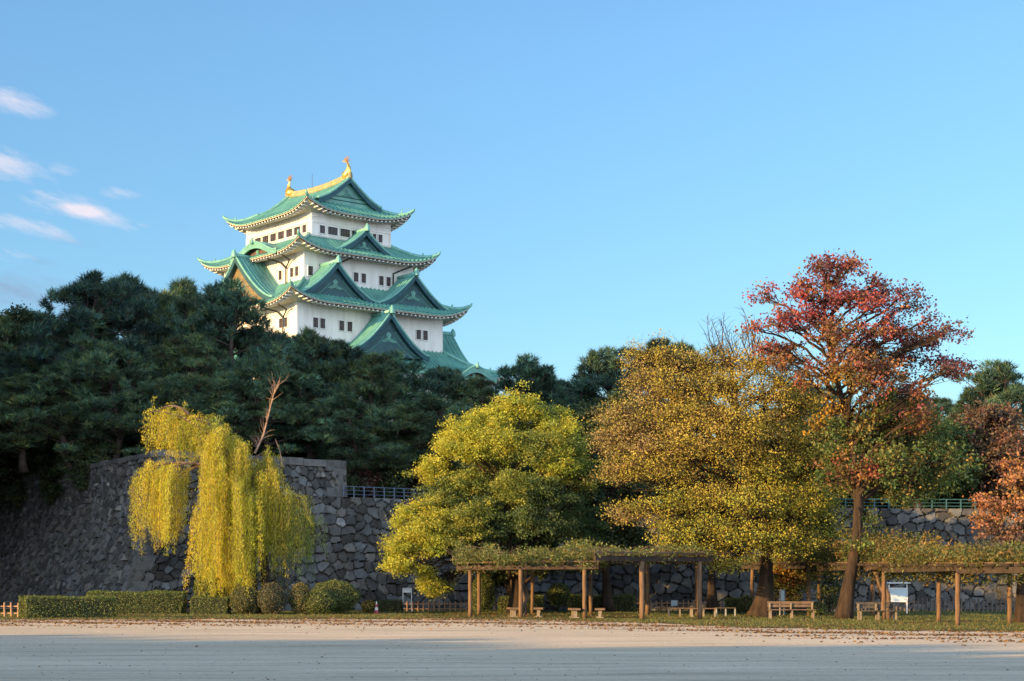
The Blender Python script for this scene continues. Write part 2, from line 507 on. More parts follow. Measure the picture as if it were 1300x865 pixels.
def wall_face(Lc, Rc, zl, zr, normal, res=0.07, su=0.85, sw=0.72, depth=0.26, seed=1, dark=1.0):
    """Lc(t), Rc(t): left and right border curves (t = 0 bottom, 1 top)"""
    n = np.array(normal, float); n /= np.linalg.norm(n)
    L0, R0 = Lc(0.0), Rc(0.0)
    length = np.linalg.norm(R0 - L0)
    h = max(zl, zr)
    a, b = int(length / res) + 2, int(h / res) + 2
    s_ = np.linspace(0, 1, a)[:, None]; t_ = np.linspace(0, 1, b)[None, :]
    LP = np.array([Lc(t) for t in t_[0]]); RP = np.array([Rc(t) for t in t_[0]])
    P = LP[None] * (1 - s_[..., None]) + RP[None] * s_[..., None]
    zt = zl * (1 - s_) + zr * s_
    P[..., 2] = t_ * zt
    u = s_ * length + 0 * t_; w = t_ * zt
    e, rd, bx, by = stones(u, w + 0.12 * np.sin(u * 0.9), su, sw, seed)
    e2, rd2, _, _ = stones(u + 3.3, w + 5.1, su * 0.36, sw * 0.36, seed + 9)
    body = smooth(e / 0.13) ** 0.8
    small = smooth(e2 / 0.3) * (1 - body)
    hgt = depth * (body * (0.75 + 0.5 * rd[..., 0]) + 0.35 * small) + body * depth * 1.25 * (bx * (rd[..., 1] - 0.5) + by * (rd[..., 2] - 0.35))
    P = P + (hgt - depth)[..., None] * n
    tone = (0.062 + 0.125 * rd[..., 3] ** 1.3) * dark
    warm = rd[..., 1][..., None]
    col = tone[..., None] * (np.array([0.93, 1.0, 1.09]) * (1 - warm) + np.array([1.07, 1.0, 0.92]) * warm)
    pale = (rd[..., 4] > 0.90)[..., None]
    col = np.where(pale, col * 1.5, col)
    joint = np.clip(1 - body, 0, 1)[..., None]
    col = col * (1 - joint) + joint * (np.array([0.028, 0.026, 0.024]) + 0.04 * small[..., None])
    return P, col

def batter(t, amount):
    return amount * (1 - (1 - t) ** 1.7)

# the tall bastion on the left
ZB = 9.1
cornL0, cornR0 = np.array([-22.3, 97.5, 0.0]), np.array([-9.3, 108.5, 0.0])
backL0 = np.array([-46.0, 137.0, 0.0])
n_front = np.array([cornR0[1] - cornL0[1], -(cornR0[0] - cornL0[0]), 0.0]); n_front /= np.linalg.norm(n_front)
n_left = np.array([-(cornL0[1] - backL0[1]), (cornL0[0] - backL0[0]), 0.0]); n_left /= np.linalg.norm(n_left)
if n_left[0] > 0: n_left = -n_left
BAT, BATL = 1.35, 3.0
def corner_curve(p0, na, nb, zt, ba, bb):
    c = na @ nb
    # the corner recedes by ba from face a and by bb from face b
    x, y = np.linalg.solve(np.array([[1, c], [c, 1]]), np.array([ba, bb]))
    return lambda t: p0 - (na * x + nb * y) * batter(t, 1.0) + np.array([0, 0, t * zt])
CL = corner_curve(cornL0, n_front, n_left, ZB, 1.15, BATL)
n_right = np.array([0.80, 0.60, 0.0]); n_right /= np.linalg.norm(n_right)
CR = corner_curve(cornR0, n_front, n_right, ZB, 1.15, 0.6)
BL = lambda t: backL0 - n_left * batter(t, BATL) + np.array([0, 0, t * ZB])
def corner_blocks(mb, C, na, nb, da, db, zt, seed, first=0.0):
    """dressed quoins laid alternately long and short along a battered corner"""
    r = np.random.default_rng(seed)
    z = first; k = 0
    while z < zt - 0.35:
        h = r.uniform(0.55, 0.95)
        h = min(h, zt - z)
        t0, t1 = z / zt, min(1, (z + h - 0.02) / zt)
        la, lb = (r.uniform(1.1, 1.6), r.uniform(0.6, 0.8)) if k % 2 else (r.uniform(0.6, 0.9), r.uniform(1.1, 1.6))
        g_ = r.uniform(0.12, 0.17)
        col = np.array([g_, g_ * 1.0, g_ * 1.01])
        o = 0.0 + r.uniform(0, 0.025)
        V = []
        for t in (t0, t1):
            c = C(t) + (na + nb) * o / (1 + na @ nb)
            V += [c, c + da * la - na * 0.0, c + da * la - na * 0.6 , c - (na + nb) * 0.6, c + db * lb - nb * 0.6, c + db * lb]
        V = np.array(V)
        q = [(i, (i + 1) % 6, (i + 1) % 6 + 6, i + 6) for i in range(6)]
        mb.add(V, q, col=col)
        n0 = mb.n - 12
        mb.ng.append(np.arange(6)[::-1] + n0); mb.ng.append(np.arange(6) + n0 + 6)
        z += h; k += 1
da = (cornR0 - cornL0) / np.linalg.norm(cornR0 - cornL0)
dl = (backL0 - cornL0) / np.linalg.norm(backL0 - cornL0)
bast = empty('stone_wall', cornL0, label='tall battered bastion wall of fitted grey boulders behind the yellow willow', cat='stone wall')
off = np.array(cornL0)
def place(mb, name, m, parent, **k):
    o = mb.build(name, m, parent, **k)
    o.matrix_parent_inverse.identity()
    o.location = o.location - Vector(parent.location)
    return o
mb = MB()
P, c = wall_face(CL, CR, ZB, ZB - 0.15, n_front, seed=3, su=0.58, sw=0.48)
mb.grid(P, c)
P, c = wall_face(BL, CL, ZB, ZB, n_left, seed=5, su=0.52, sw=0.42, dark=1.0)
mb.grid(P, c)
RB = np.array([-19.0, 119.0, 0.0])
CRB = lambda t: RB - n_right * batter(t, 0.6) + np.array([0, 0, t * ZB])
P, c = wall_face(CR, CRB, ZB - 0.15, ZB - 0.15, n_right, seed=8)
mb.grid(P, c)
place(mb, 'stone_facing', M['stone'], bast, tint=True, smooth=False)
mb = MB()
corner_blocks(mb, CL, n_front, n_left, da, dl, ZB, 21)
corner_blocks(mb, CR, n_front, n_right, -da, np.array([-0.60, 0.80, 0]), ZB - .15, 22, 5.9)
place(mb, 'corner_stones', M['stone'], bast, tint=True)
def coping(mb, A, B, n, h=0.42, dep=0.9, seed=0):
    r = np.random.default_rng(seed)
    L = np.linalg.norm(B - A); d = (B - A) / L
    s_ = 0.0
    while s_ < L - 0.2:
        l = min(r.uniform(0.9, 1.7), L - s_)
        p = A + d * (s_ + l / 2)
        g_ = r.uniform(0.09, 0.17)
        hh = h * r.uniform(0.85, 1.1)
        mb.box(p - n * (dep / 2 - 0.07) + np.array([0, 0, hh / 2 - 0.05]), (l - 0.03, dep, hh), rz=math.atan2(d[1], d[0]), col=(g_, g_, g_ * 1.02))
        s_ += l
mb = MB()
coping(mb, CL(1.0), CR(1.0) - np.array([0, 0, .15]), n_front, seed=1)
coping(mb, BL(1.0), CL(1.0) + dl * 0.9, n_left, seed=2, h=0.3)
coping(mb, CR(1.0) - np.array([0, 0, .15]) + n_right * -0.0, CRB(1.0), n_right, seed=4)
place(mb, 'coping_stones', M['stone'], bast, tint=True)

# the long lower wall running on to the right
def low_wall(a0, a1, zl, zr, label, seed, ret=None):
    n = np.array([a1[1] - a0[1], -(a1[0] - a0[0]), 0.0]); n /= np.linalg.norm(n)
    A = lambda t: a0 - n * batter(t, 1.0) + np.array([0, 0, t * zl])
    B = lambda t: a1 - n * batter(t, 1.0) + np.array([0, 0, t * zr])
    o = empty('stone_wall', a0, label=label, cat='stone wall')
    mb = MB()
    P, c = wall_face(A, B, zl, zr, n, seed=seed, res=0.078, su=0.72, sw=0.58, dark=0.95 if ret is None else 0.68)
    mb.grid(P, c)
    if ret is not None:
        n2 = np.array([-1.0, 0, 0])
        P, c = wall_face(lambda t: ret + np.array([0, 0, t * zl]), A, zl, zl, n2, seed=seed + 1, su=0.72, sw=0.58)
        mb.grid(P, c)
    place(mb, 'stone_facing', M['stone'], o, tint=True)
    return A, B, n
ZL, ZR = 7.05, 6.2
LA_, LB_, n_la = low_wall(np.array([-14.0, 104.2, 0.0]), np.array([2.5, 116.4, 0.0]), ZL, ZL, 'lower wall of grey boulders under the blue railing, right of the bastion', 13)
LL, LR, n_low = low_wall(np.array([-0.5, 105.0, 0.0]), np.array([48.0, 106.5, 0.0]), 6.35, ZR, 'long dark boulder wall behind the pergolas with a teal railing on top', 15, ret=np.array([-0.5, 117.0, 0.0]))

# terraces behind the walls: real ground, retained by them
def terrace():
    mb = MB()
    A = CL(1.0); B = CR(1.0); Cc = CRB(1.0); D = BL(1.0)
    z1, z2 = ZB - 0.03, ZL - 0.08
    mb.poly([A + [.3, .3, -.05], B + [-.3, .3, -.05], Cc + [-.3, 0, -.05], (-20, 150, 9.2), (-60, 160, 9.2), D + [.4, .2, -.05]])
    mb.poly([LL(1.0) + [.3, .4, -.08], LR(1.0) + [0, .4, -.08], (70, 160, 7.0), (0, 160, 7.2), (-.3, 118, 6.9)])
    mb.poly([LA_(1.0) + [2, 2.2, -.08], LB_(1.0) + [0, .3, -.08], (0.2, 160, 7.2), (-22, 160, 7.2), (-19, 119, 7.0)])
    mb.poly([(-140, 150, 9.0), (90, 150, 7.4), (140, 420, 14), (-160, 420, 14)])
    return mb
tag(terrace().build('terrain', M['earth']), kind='structure')

# railings on the lower wall
def railing(a, b, hgt, m, label, posts, parent_group='railings along the top of the lower wall', r=0.03, rails=3):
    t = empty('railing', a, label=label, cat='railing', group=parent_group)
    d = b - a
    for k in range(rails):
        mb = MB()
        z = np.array([0, 0, hgt * (k + 1) / rails - 0.02])
        mb.tube([z, d * 0.5 + z, d + z], r * (1.2 if k == rails - 1 else 0.8), 6)
        mb.build('rail', m, t)
    p0 = None
    for k in range(posts + 1):
        if p0 is None:
            mb = MB(); mb.box((0, 0, hgt / 2), (r * 2.4, r * 2.4, hgt)); p0 = mb.build('post', m, t); o = p0
        else:
            o = p0.copy(); COL.objects.link(o); o.parent = t
        o.location = Vector(d * k / posts)
def on_low(px, extra=0.35):
    k = (px - 650) / F
    a, b, n_low = (LA_(1.0), LB_(1.0), n_la) if px < 640 else (LL(1.0), LR(1.0), globals()['n_low'])
    s_ = (k * a[1] - a[0]) / ((b[0] - a[0]) - k * (b[1] - a[1]))
    p = a + (b - a) * s_
    return p - n_low * extra + np.array([0, 0, -0.02])
railing(on_low(440), on_low(590), 0.72, M['steel_blue'], 'pale blue railing on the wall top under the pines', 12)
railing(on_low(1020), on_low(1240), 0.62, M['steel_teal'], 'thin teal railing on the wall top behind the red leaved tree', 12)

# ------------------------------------------------------------------ the castle keep
TH = R(40.26)
KX, KY, KZ = -27.99, 250.0, 12.0
keep = empty('castle_keep', (KX, KY, KZ), TH, 'white five tiered castle keep with green copper roofs and a ridge tinted sunlit gold above the pines', 'castle')
def kb(mb, name, m, parent=None, **k):
    mb.v = [v - np.array([0, 0, KZ]) for v in mb.v]
    return mb.build(name, m, parent or keep, **k)

# each side is described by (s along the side, n outwards, z); side 0 = front right face, 1 = far right, 2 = back, 3 = left face
def side_pt(k, s_, n_, z):
    s_, n_, z = np.broadcast_arrays(np.asarray(s_, float), np.asarray(n_, float), np.asarray(z, float))
    x, y = [(s_, -n_), (n_, s_), (-s_, n_), (-n_, -s_)][k]
    return np.stack([x, y, z], -1)

def lift(c, L, reach=7.0):
    return L * np.clip(1 - c / reach, 0, 1) ** 2.4

def skirt(name, Ae, De, run, z_e, z_t, L, wall_a, wall_b, reach=7.0, tile=0.72, power=1.22, trims=True, sides=(0, 1, 2, 3)):
    """hipped skirt roof: eave rectangle 2*Ae (x) by 2*De (y), rising over a distance `run`"""
    roof = None
    mb = MB(); fas = MB(); sof = MB(); raf = MB(); ends = MB()
    for k in sides:
        A, D = (Ae, De) if k in (0, 2) else (De, Ae)
        wall = (wall_b, wall_a)[k in (1, 3)]
        ncol = int(2 * A / tile) * 6
        x = np.linspace(-A, A, ncol + 1)
        c = A - np.abs(x)
        tm = np.clip(c / run, 0, 1)
        j = np.linspace(0, 1, 10)
        t = tm[:, None] * j[None]
        n_ = D - run * t
        cc = np.maximum(c[:, None], 0)
        z = z_e + (z_t - z_e) * t ** power + lift(cc, L, reach) * (1 - t) ** 1.6
        ph = np.abs(np.sin(np.pi * x / tile * 1.0)) ** 4
        z = z + 0.20 * ph[:, None]
        mb.grid(side_pt(k, x[:, None] + 0 * t, n_, z))
        # eave: tile ends, white plaster band, soffit
        ze = z_e + lift(c, L, reach)
        ins = np.clip(c / 0.6, 0, 1)
        rows_f = [(0.0, 0.0), (0.0, -0.13)]
        Pf = np.stack([side_pt(k, x, D + 0 * x - a, ze + 0.08 * ph + b) for a, b in rows_f], 1)
        ends.grid(Pf)
        xi = np.clip(x, -(A - 0.14), A - 0.14)
        Pw = np.stack([side_pt(k, xi, D - 0.14 + 0 * x, ze - 0.05), side_pt(k, xi, D - 0.14 + 0 * x, ze - 0.24)], 1)
        fas.grid(Pw)
        ow = D - wall
        xa = np.clip(x, -(A - 0.14), A - 0.14)
        rows = []
        for q in np.linspace(0, 1, 5):
            nn = D - 0.14 - (ow - 0.14) * q
            lim = A - 0.14 - (ow - 0.14) * q
            xx = np.clip(xa, -lim, lim)
            rows.append(side_pt(k, xx, nn + 0 * x, z_e - 0.42 + lift(A - np.abs(xx) - (ow - .14) * q, L, reach) * (1 - q) + 0.30 * q))
        sof.grid(np.stack(rows, 1))
        for xr in np.arange(-A + 0.5, A - 0.4, tile * 1.0):
            cr = A - abs(xr)
            zr = z_e + float(lift(np.array(cr), L, reach))
            p = side_pt(k, xr, D - 0.62, zr - 0.44)
            if min(cr, 99) > 0.5:
                raf.box(p, (0.20, 0.95, 0.17) if k in (0, 2) else (0.95, 0.20, 0.17))
    roof = kb(mb, name, M['copper'])
    e = kb(ends, 'eave_tile', M['copper_pale'], roof)
    kb2 = kb(fas, 'eave_band', M['soffit'], roof)
    kb(sof, 'soffit', M['soffit'], roof)
    kb(raf, 'rafter', M['plaster'], roof)
    # hip ridges curling up at the tips
    for sx in (-1, 1):
        for sy in (-1, 1):
            t = np.linspace(0, 1, 14)
            cc = run * t
            z = z_e + (z_t - z_e) * t ** power + lift(cc, L, reach) * (1 - t) ** 1.6 + 0.22
            pts = np.stack([sx * (Ae - run * t), sy * (De - run * t), z], -1)
            tip = np.array([[sx * (Ae + 0.22), sy * (De + 0.22), z[0] + 0.42], [sx * (Ae + 0.12), sy * (De + 0.12), z[0] + 0.12]])
            pts = np.concatenate([tip, pts])
            rad = np.concatenate([[0.09, 0.17], np.full(14, 0.25)])
            h = MB(); h.tube(pts, rad, 7)
            i = len(pts) // 2
            h.tube([pts[6] + [0, 0, .15], pts[6] + [0, 0, .55]], [.18, .1], 6)
            kb(h, 'hip_ridge', M['copper_pale'], roof, smooth=True)
    return roof

def emblem(side, s0, n_, z0, sc, parent):
    """carved pendant at a gable's apex with crossed cloud scrolls under it"""
    mb = MB()
    def disc(sx, sz, r_, k=12, d=0.10):
        a = np.arange(k) * 2 * np.pi / k
        v = np.concatenate([side_pt(side, s0 + sc * (sx + r_ * np.cos(a)), n_ + 0 * a, z0 + sc * (sz + r_ * np.sin(a))),
                            side_pt(side, s0 + sc * (sx + r_ * .8 * np.cos(a)), n_ + d + 0 * a, z0 + sc * (sz + r_ * .8 * np.sin(a)))])
        q = [(i, (i + 1) % k, (i + 1) % k + k, i + k) for i in range(k)]
        mb.add(v, q)
        mb.ng.append(np.arange(k) + mb.n - k)
    for a in range(5):
        disc(0.26 * math.cos(a * 1.2566 + 1.57), 0.26 * math.sin(a * 1.2566 + 1.57), 0.19)
    disc(0, 0, 0.16, d=0.16)
    for sx in (-1, 1):
        for k in range(4):
            disc(sx * (0.30 + 0.27 * k), -0.52 - 0.10 * k, 0.14 - 0.012 * k)
            disc(sx * (0.16 + 0.22 * k), -0.74 - 0.05 * k, 0.11)
    disc(0, -0.5, 0.17)
    return kb(mb, 'gable_emblem', M['copper'], parent)

def gable(side, s0, w, z_b, z_a, n_f, n_b, name='gable', power=1.55, tile=0.72, orn=True, mat_ridge='copper_pale', emb=1.0, panel_mat='gable'):
    """triangular dormer gable with two concave slopes; ridge runs inwards from n_f to n_b"""
    H = z_a - z_b
    t = np.linspace(0, 1, 15)
    prof_z = z_b + H * (1 - t) ** power
    body = MB(); edge = MB(); trim = MB()
    nrow = max(3, int((n_f - n_b) / tile)) * 6
    nn = np.linspace(n_b, n_f, nrow + 1)
    ph = np.abs(np.sin(np.pi * (nn - n_b) / tile)) ** 4 * 1.4
    for sg in (-1, 1):
        P = side_pt(side, s0 + sg * w * t[:, None] + 0 * nn[None], nn[None] + 0 * t[:, None], prof_z[:, None] + 0.14 * ph[None])
        body.grid(P)
        P2 = side_pt(side, s0 + sg * w * t[:, None] + 0 * nn[None, ::nrow], nn[None, ::nrow] + 0 * t[:, None], prof_z[:, None] - 0.12 + 0 * nn[None, ::nrow])
        body.grid(P2)
    g_ = kb(body, name, M['copper'])
    for sg in (-1, 1):
        # bargeboard
        z2 = prof_z
        b = MB()
        w2 = 0.55 + 0.12 * H * 0.3
        V = []
        for nn_ in (n_f - 0.02, n_f - 0.22):
            for up in (0.02, -w2):
                V.append(side_pt(side, s0 + sg * w * t * (1.0 if up > 0 else 0.985), nn_ + 0 * t, z2 + up * (1.0 - 0.25 * t)))
        b.grid(np.stack([V[1], V[0], V[2], V[3]], 1)); b.grid(np.stack([V[3], V[1]], 1))
        kb(b, 'bargeboard', M['copper_dark'], g_)
        v = MB()
        v.tube(side_pt(side, s0 + sg * w * t, n_f - 0.12 + 0 * t, z2 + 0.16), 0.17, 6)
        v.tube(side_pt(side, s0 + sg * w * t[:-1], n_f - 0.85 + 0 * t[:-1], z2[:-1] + 0.20), 0.14, 6)
        v.tube(side_pt(side, s0 + sg * w * t[:-2], n_f - 1.45 + 0 * t[:-2], z2[:-2] + 0.20), 0.12, 6)
        kb(v, 'verge_ridge', M['copper_pale'], g_, smooth=True)
    pn = MB()
    nf = n_f - 0.75
    s_all = np.concatenate([s0 - w * t[::-1], s0 + w * t[1:]])
    z_all = np.concatenate([prof_z[::-1], prof_z[1:]]) - 0.10
    Pp = np.stack([side_pt(side, s_all, nf + 0 * s_all, z_all), side_pt(side, s_all, nf + 0 * s_all, np.minimum(z_all, z_b - 0.3))], 1)
    pn.grid(Pp)
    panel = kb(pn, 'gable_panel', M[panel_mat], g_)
    if emb:
        emblem(side, s0, nf + 0.03, z_b + H * 0.46, emb, panel)
        for k_ in (0.82, 0.62):
            tt = t[3:]
            for sg in (-1, 1):
                fr = MB()
                fr.tube(side_pt(side, s0 + sg * w * k_ * tt, nf + 0.04 + 0 * tt, z_b - .1 + (prof_z[3:] - z_b) * k_), 0.05, 4)
                kb(fr, 'panel_moulding', M['copper'], panel)
    rd = MB()
    rd.tube(side_pt(side, [s0, s0, s0], [n_b, (n_b + n_f) / 2, n_f + 0.1], [z_a + 0.12, z_a + 0.12, z_a + 0.25]), 0.30, 8)
    kb(rd, 'ridge', M[mat_ridge], g_, smooth=True)
    if orn:
        o = MB()
        p = side_pt(side, s0, n_f + 0.1, z_a + 0.25)
        o.tube([p + [0, 0, -.35], p + [0, 0, .15], p + [0, 0, .5], p + [0, 0, .75]], [.42, .40, .24, .07], 8)
        kb(o, 'ridge_end_tile', M['copper_pale'], g_)
    return g_

# tiers: half width (x), half depth (y), z bottom, z top of wall
T5 = (6.78, 8.45, 49.75, 53.45)
T4 = (9.30, 10.46, 42.9, 47.3)
T3 = (12.35, 13.40, 34.5, 40.2)
T2 = (16.3, 17.4, 22.5, 31.6)
def walls(t, name='wall', extra=0.0):
    a, b, z0, z1 = t
    mb = MB()
    mb.box((0, 0, (z0 + z1) / 2), (2 * a, 2 * b, z1 - z0))
    return kb(mb, name, M['plaster'])
w5, w4, w3, w2 = walls(T5), walls(T4), walls(T3), walls(T2)
mb = MB()     # stone base under the keep, battered
bz = [12.0, 14, 17, 20, 22.55]
Ps = []
for z in bz:
    o = 3.6 * ((22.55 - z) / 10.5) ** 1.6
    a, b = T2[0] + o + .15, T2[1] + o + .15
    Ps.append([(-a, -b, z), (a, -b, z), (a, b, z), (-a, b, z), (-a, -b, z)])
mb.grid(np.array(Ps).transpose(1, 0, 2), np.full((5, 5, 3), 0.28))
kb(mb, 'stone_base', M['stone'], tint=True)

# roofs
O5, O4, O3, O2 = 2.25, 2.55, 2.75, 3.0
r4 = skirt('roof', T4[0] + O4, T4[1] + O4, T4[0] + O4 - T5[0], 47.1, 49.95, 1.45, T4[0], T4[1])
r3 = skirt('roof', T3[0] + O3, T3[1] + O3, T3[0] + O3 - T4[0], 39.5, 43.15, 1.6, T3[0], T3[1])
r2 = skirt('roof', T2[0] + O2, T2[1] + O2, T2[0] + O2 - T3[0], 30.3, 34.65, 1.7, T2[0], T2[1])

# top roof: hip-and-gable, the ridge runs along y
Ae, De = T5[0] + O5, T5[1] + O5
ZE, ZRD = 53.15, 58.2
GB = 8.15          # y of the gable fronts
r5 = skirt('roof', Ae, De, 3.6, ZE, 55.15, 1.55, T5[0], T5[1], power=1.15)
mb = MB()
xx = np.linspace(0, 1, 14)
half = Ae - 3.6
zz = 55.15 + (ZRD - 55.15) * (1 - xx) ** 1.30
yy_ = np.linspace(-GB, GB, 23 * 6 + 1)
ph = np.abs(np.sin(np.pi * (yy_ + GB) / 0.709)) ** 4 * 2.0
sag = 0.55 * (np.abs(yy_) / GB) ** 2
for sg in (-1, 1):
    Pm = np.stack(np.broadcast_arrays(sg * half * xx[:, None], yy_[None], zz[:, None] + 0.1 * ph[None] + (sag * 1.0)[None] * (1 - xx[:, None]) ** 2), -1)
    mb.grid(Pm)
kb(mb, 'roof_slope', M['copper'], r5)
for sy in (-1, 1):
    k = 0 if sy < 0 else 2
    pn = MB()
    sa_ = np.concatenate([-half * xx[::-1], half * xx[1:]])
    za_ = np.concatenate([zz[::-1], zz[1:]]) + 0.55 * (1 - np.abs(sa_) / half) ** 2 - 0.12
    pn.grid(np.stack([side_pt(k, sa_, GB - 0.7 + 0 * sa_, za_), side_pt(k, sa_, GB - 0.7 + 0 * sa_, np.minimum(za_, 54.95))], 1))
    p_ = kb(pn, 'gable_panel', M['copper'], r5)
    emblem(k, 0, GB - 0.66, 57.0, 0.85, p_)
    fr = MB()
    for q in (55.55, 56.1):
        hw = half * (1 - ((q - 55.15) / (ZRD - 55.15)) ** 0.75)
        fr.tube(side_pt(k, [-hw, hw], [GB - .66] * 2, [q, q]), 0.06, 4)
    kb(fr, 'panel_moulding', M['copper_dark'], p_)
    for sg in (-1, 1):
        b = MB()
        zb_ = zz + 0.55 * (1 - xx) ** 2
        V = [side_pt(k, sg * half * xx * f, nn_ + 0 * xx, zb_ + up) for nn_, up, f in ((GB, 0.02, 1), (GB, -0.62, .97), (GB - .2, -0.62, .97), (GB - .2, 0.02, 1))]
        b.grid(np.stack([V[1], V[0]], 1)); b.grid(np.stack([V[2], V[1]], 1)); b.grid(np.stack([V[0], V[3]], 1))
        kb(b, 'bargeboard', M['copper_dark'], r5)
        v = MB()
        v.tube(side_pt(k, sg * half * xx, GB - .1 + 0 * xx, zb_ + .18), 0.18, 6)
        v.tube(side_pt(k, sg * half * xx[:-1], GB - .8 + 0 * xx[:-1], zb_[:-1] + .2), 0.14, 6)
        kb(v, 'verge_ridge', M['copper_pale'], r5, smooth=True)
rd = MB()
yr = np.linspace(-GB - .1, GB + .1, 15)
zr = ZRD + 0.25 + 0.55 * (np.abs(yr) / GB) ** 2
for dz, r_ in ((0.0, .34), (.38, .26)):
    rd.tube(np.stack([0 * yr, yr, zr + dz], -1), r_, 8)
kb(rd, 'ridge', M['sunlit_ridge'], r5, smooth=True)
for sy in (-1, 1):       # golden dolphin-fish: head down on the ridge end, tail in the air
    d = MB()
    y0 = sy * (GB - 0.85); z0 = ZRD + 1.1
    spine = [(0, y0 - sy * 0.75, z0 - .15), (0, y0 - sy * .35, z0 - .05), (0, y0 + sy * .12, z0 + .15), (0, y0 + sy * .38, z0 + .62), (0, y0 + sy * .40, z0 + 1.1), (0, y0 + sy * .2, z0 + 1.55), (0, y0 + sy * .05, z0 + 1.85)]
    d.tube(spine, [.42, .68, .64, .44, .27, .16, .10], 9)
    o = kb(d, 'golden_fish', M['gold'], r5, smooth=True)
    f = MB()
    tz = z0 + 1.75
    for a in (-1.0, -.45, .1, .6, 1.1):
        f.add([(.05, y0, tz), (-.05, y0, tz), (0, y0 + sy * (-.1 + 1.15 * math.sin(a)) - .2, tz + 1.0 * math.cos(a)), (0, y0 + sy * (-.1 + 1.15 * math.sin(a)) + .2, tz + .72 * math.cos(a))], [(0, 1, 2, 3)], [(0, 2, 3), (1, 2, 3)])
    for i in range(5):
        zc = z0 + .35 + .28 * i
        f.add([(0, y0 + sy * .62, zc + .28), (.04, y0 + sy * .35, zc), (-.04, y0 + sy * .35, zc), (0, y0 + sy * .3, zc + .25)], None, [(0, 1, 3), (0, 3, 2), (0, 2, 1)])
    for sx in (-1, 1):
        f.add([(sx * .3, y0, z0 + .2), (sx * .85, y0 - sy * .2, z0 + .5), (sx * .75, y0 + sy * .3, z0 + .1), (sx * .3, y0 + sy * .2, z0 + .1)], [(0, 1, 2, 3)])
    kb(f, 'fin', M['gold'], o)

# dormer gables
gable(0, 0.55, 5.4, 47.65, 50.95, T4[1] + O4 * .35, T5[1] - .1, emb=.75)
gable(0, -6.55, 6.6, 40.35, 45.2, T3[1] + O3 * .45, T4[1] - .1, emb=1.0)
gable(0, 6.65, 6.6, 40.35, 45.0, T3[1] + O3 * .45, T4[1] - .1, emb=1.0)
gable(0, 0.0, 6.6, 33.1, 38.65, T2[1] + 0.5, T3[1] - .1, emb=1.05)
gable(3, 0.0, 9.6, 40.3, 47.2, T3[0] + O3 * .55, T4[0] - .1, emb=1.25, panel_mat='gable_sunlit')
gable(2, 0.0, 6.0, 40.3, 45.0, T3[1] + 1.2, T4[1] - .1, emb=0)
gable(1, -8.6, 6.4, 32.2, 38.2, T2[0] + 1.6, T3[0] - .1, emb=.8)
gable(1, 0.0, 9.0, 40.3, 46.6, T3[0] + O3 * .5, T4[0] - .1, emb=0)

# undulating cusped gable (left face of the fourth tier and right end of the second)
def cusped(side, s0, w, z_b, H, n_f, n_b):
    t = np.linspace(-1, 1, 41)
    z = z_b + H * (0.5 + 0.5 * np.cos(np.pi * t)) ** 0.85 + 0.25 * np.abs(t) ** 6
    nn = np.linspace(n_b, n_f, 25)
    body = MB()
    body.grid(side_pt(side, s0 + w * t[:, None] + 0 * nn[None], nn[None] + 0 * t[:, None], z[:, None] + 0.07 * np.abs(np.sin(nn * 7.5))[None]))
    g_ = kb(body, 'cusped_gable', M['copper'])
    b = MB()
    lo = z - 0.5 - 0.25 * (1 - np.abs(t))
    V = [side_pt(side, s0 + w * t, nv + 0 * t, zv) for nv, zv in ((n_f, z), (n_f, lo), (n_f - .25, lo))]
    b.grid(np.stack([V[1], V[0]], 1)); b.grid(np.stack([V[2], V[1]], 1))
    kb(b, 'bargeboard', M['copper'], g_)
    v = MB()
    v.tube(side_pt(side, s0 + w * t, n_f - .1 + 0 * t, z + .12), 0.16, 6)
    v.tube(side_pt(side, [s0, s0], [n_b, n_f + .1], [z_b + H + .15] * 2), 0.26, 8)
    v.tube(side_pt(side, [s0, s0], [n_f + .1] * 2, [z_b + H - .1, z_b + H + .75]), [.32, .1], 7)
    kb(v, 'ridge', M['copper_pale'], g_, smooth=True)
    pn = MB()
    pn.grid(np.stack([side_pt(side, s0 + w * t * .96, n_f - .9 + 0 * t, z - .25), side_pt(side, s0 + w * t * .96, n_f - .9 + 0 * t, np.minimum(z - .25, z_b - .35))], 1))
    p_ = kb(pn, 'gable_panel', M['shutter'], g_)
    emblem(side, s0, n_f - .85, z_b + H * .45, .8, p_)
cusped(3, 1.5, 6.0, 47.15, 1.9, T4[0] + O4 + .05, T5[0] - .1)
cusped(0, 13.0, 3.6, 30.4, 1.6, T2[1] + O2 + .05, T3[1] - .1)

# windows: opening frame, dark pane, bars
def window(side, s_a, s_b, z0, z1, n_, bars=2, frame='plaster'):
    f = MB()
    sm, zm, w, h = (s_a + s_b) / 2, (z0 + z1) / 2, s_b - s_a, z1 - z0
    def slab(mb, s0, zc, sw, sh, n0, dep):
        c = side_pt(side, s0, n0 + dep / 2, zc)
        mb.box(c, (sw, dep, sh) if side in (0, 2) else (dep, sw, sh))
    slab(f, sm, zm, w, h, n_ + 0.01, 0.03)
    win = kb(f, 'window', M['glass'])
    fr = MB()
    b = 0.10
    slab(fr, sm, z1 + b / 2, w + 2 * b, b, n_, 0.16); slab(fr, sm, z0 - b / 2, w + 2 * b, b, n_, 0.16)
    slab(fr, s_a - b / 2, zm, b, h, n_, 0.16); slab(fr, s_b + b / 2, zm, b, h, n_, 0.16)
    kb(fr, 'window_frame', M[frame], win)
    br = MB()
    for i in range(bars):
        slab(br, s_a + w * (i + 1) / (bars + 1), zm, 0.085, h, n_ + 0.04, 0.05)
    slab(br, sm, zm, w, 0.06, n_ + 0.045, 0.05)
    kb(br, 'lattice', M['shutter'], win)
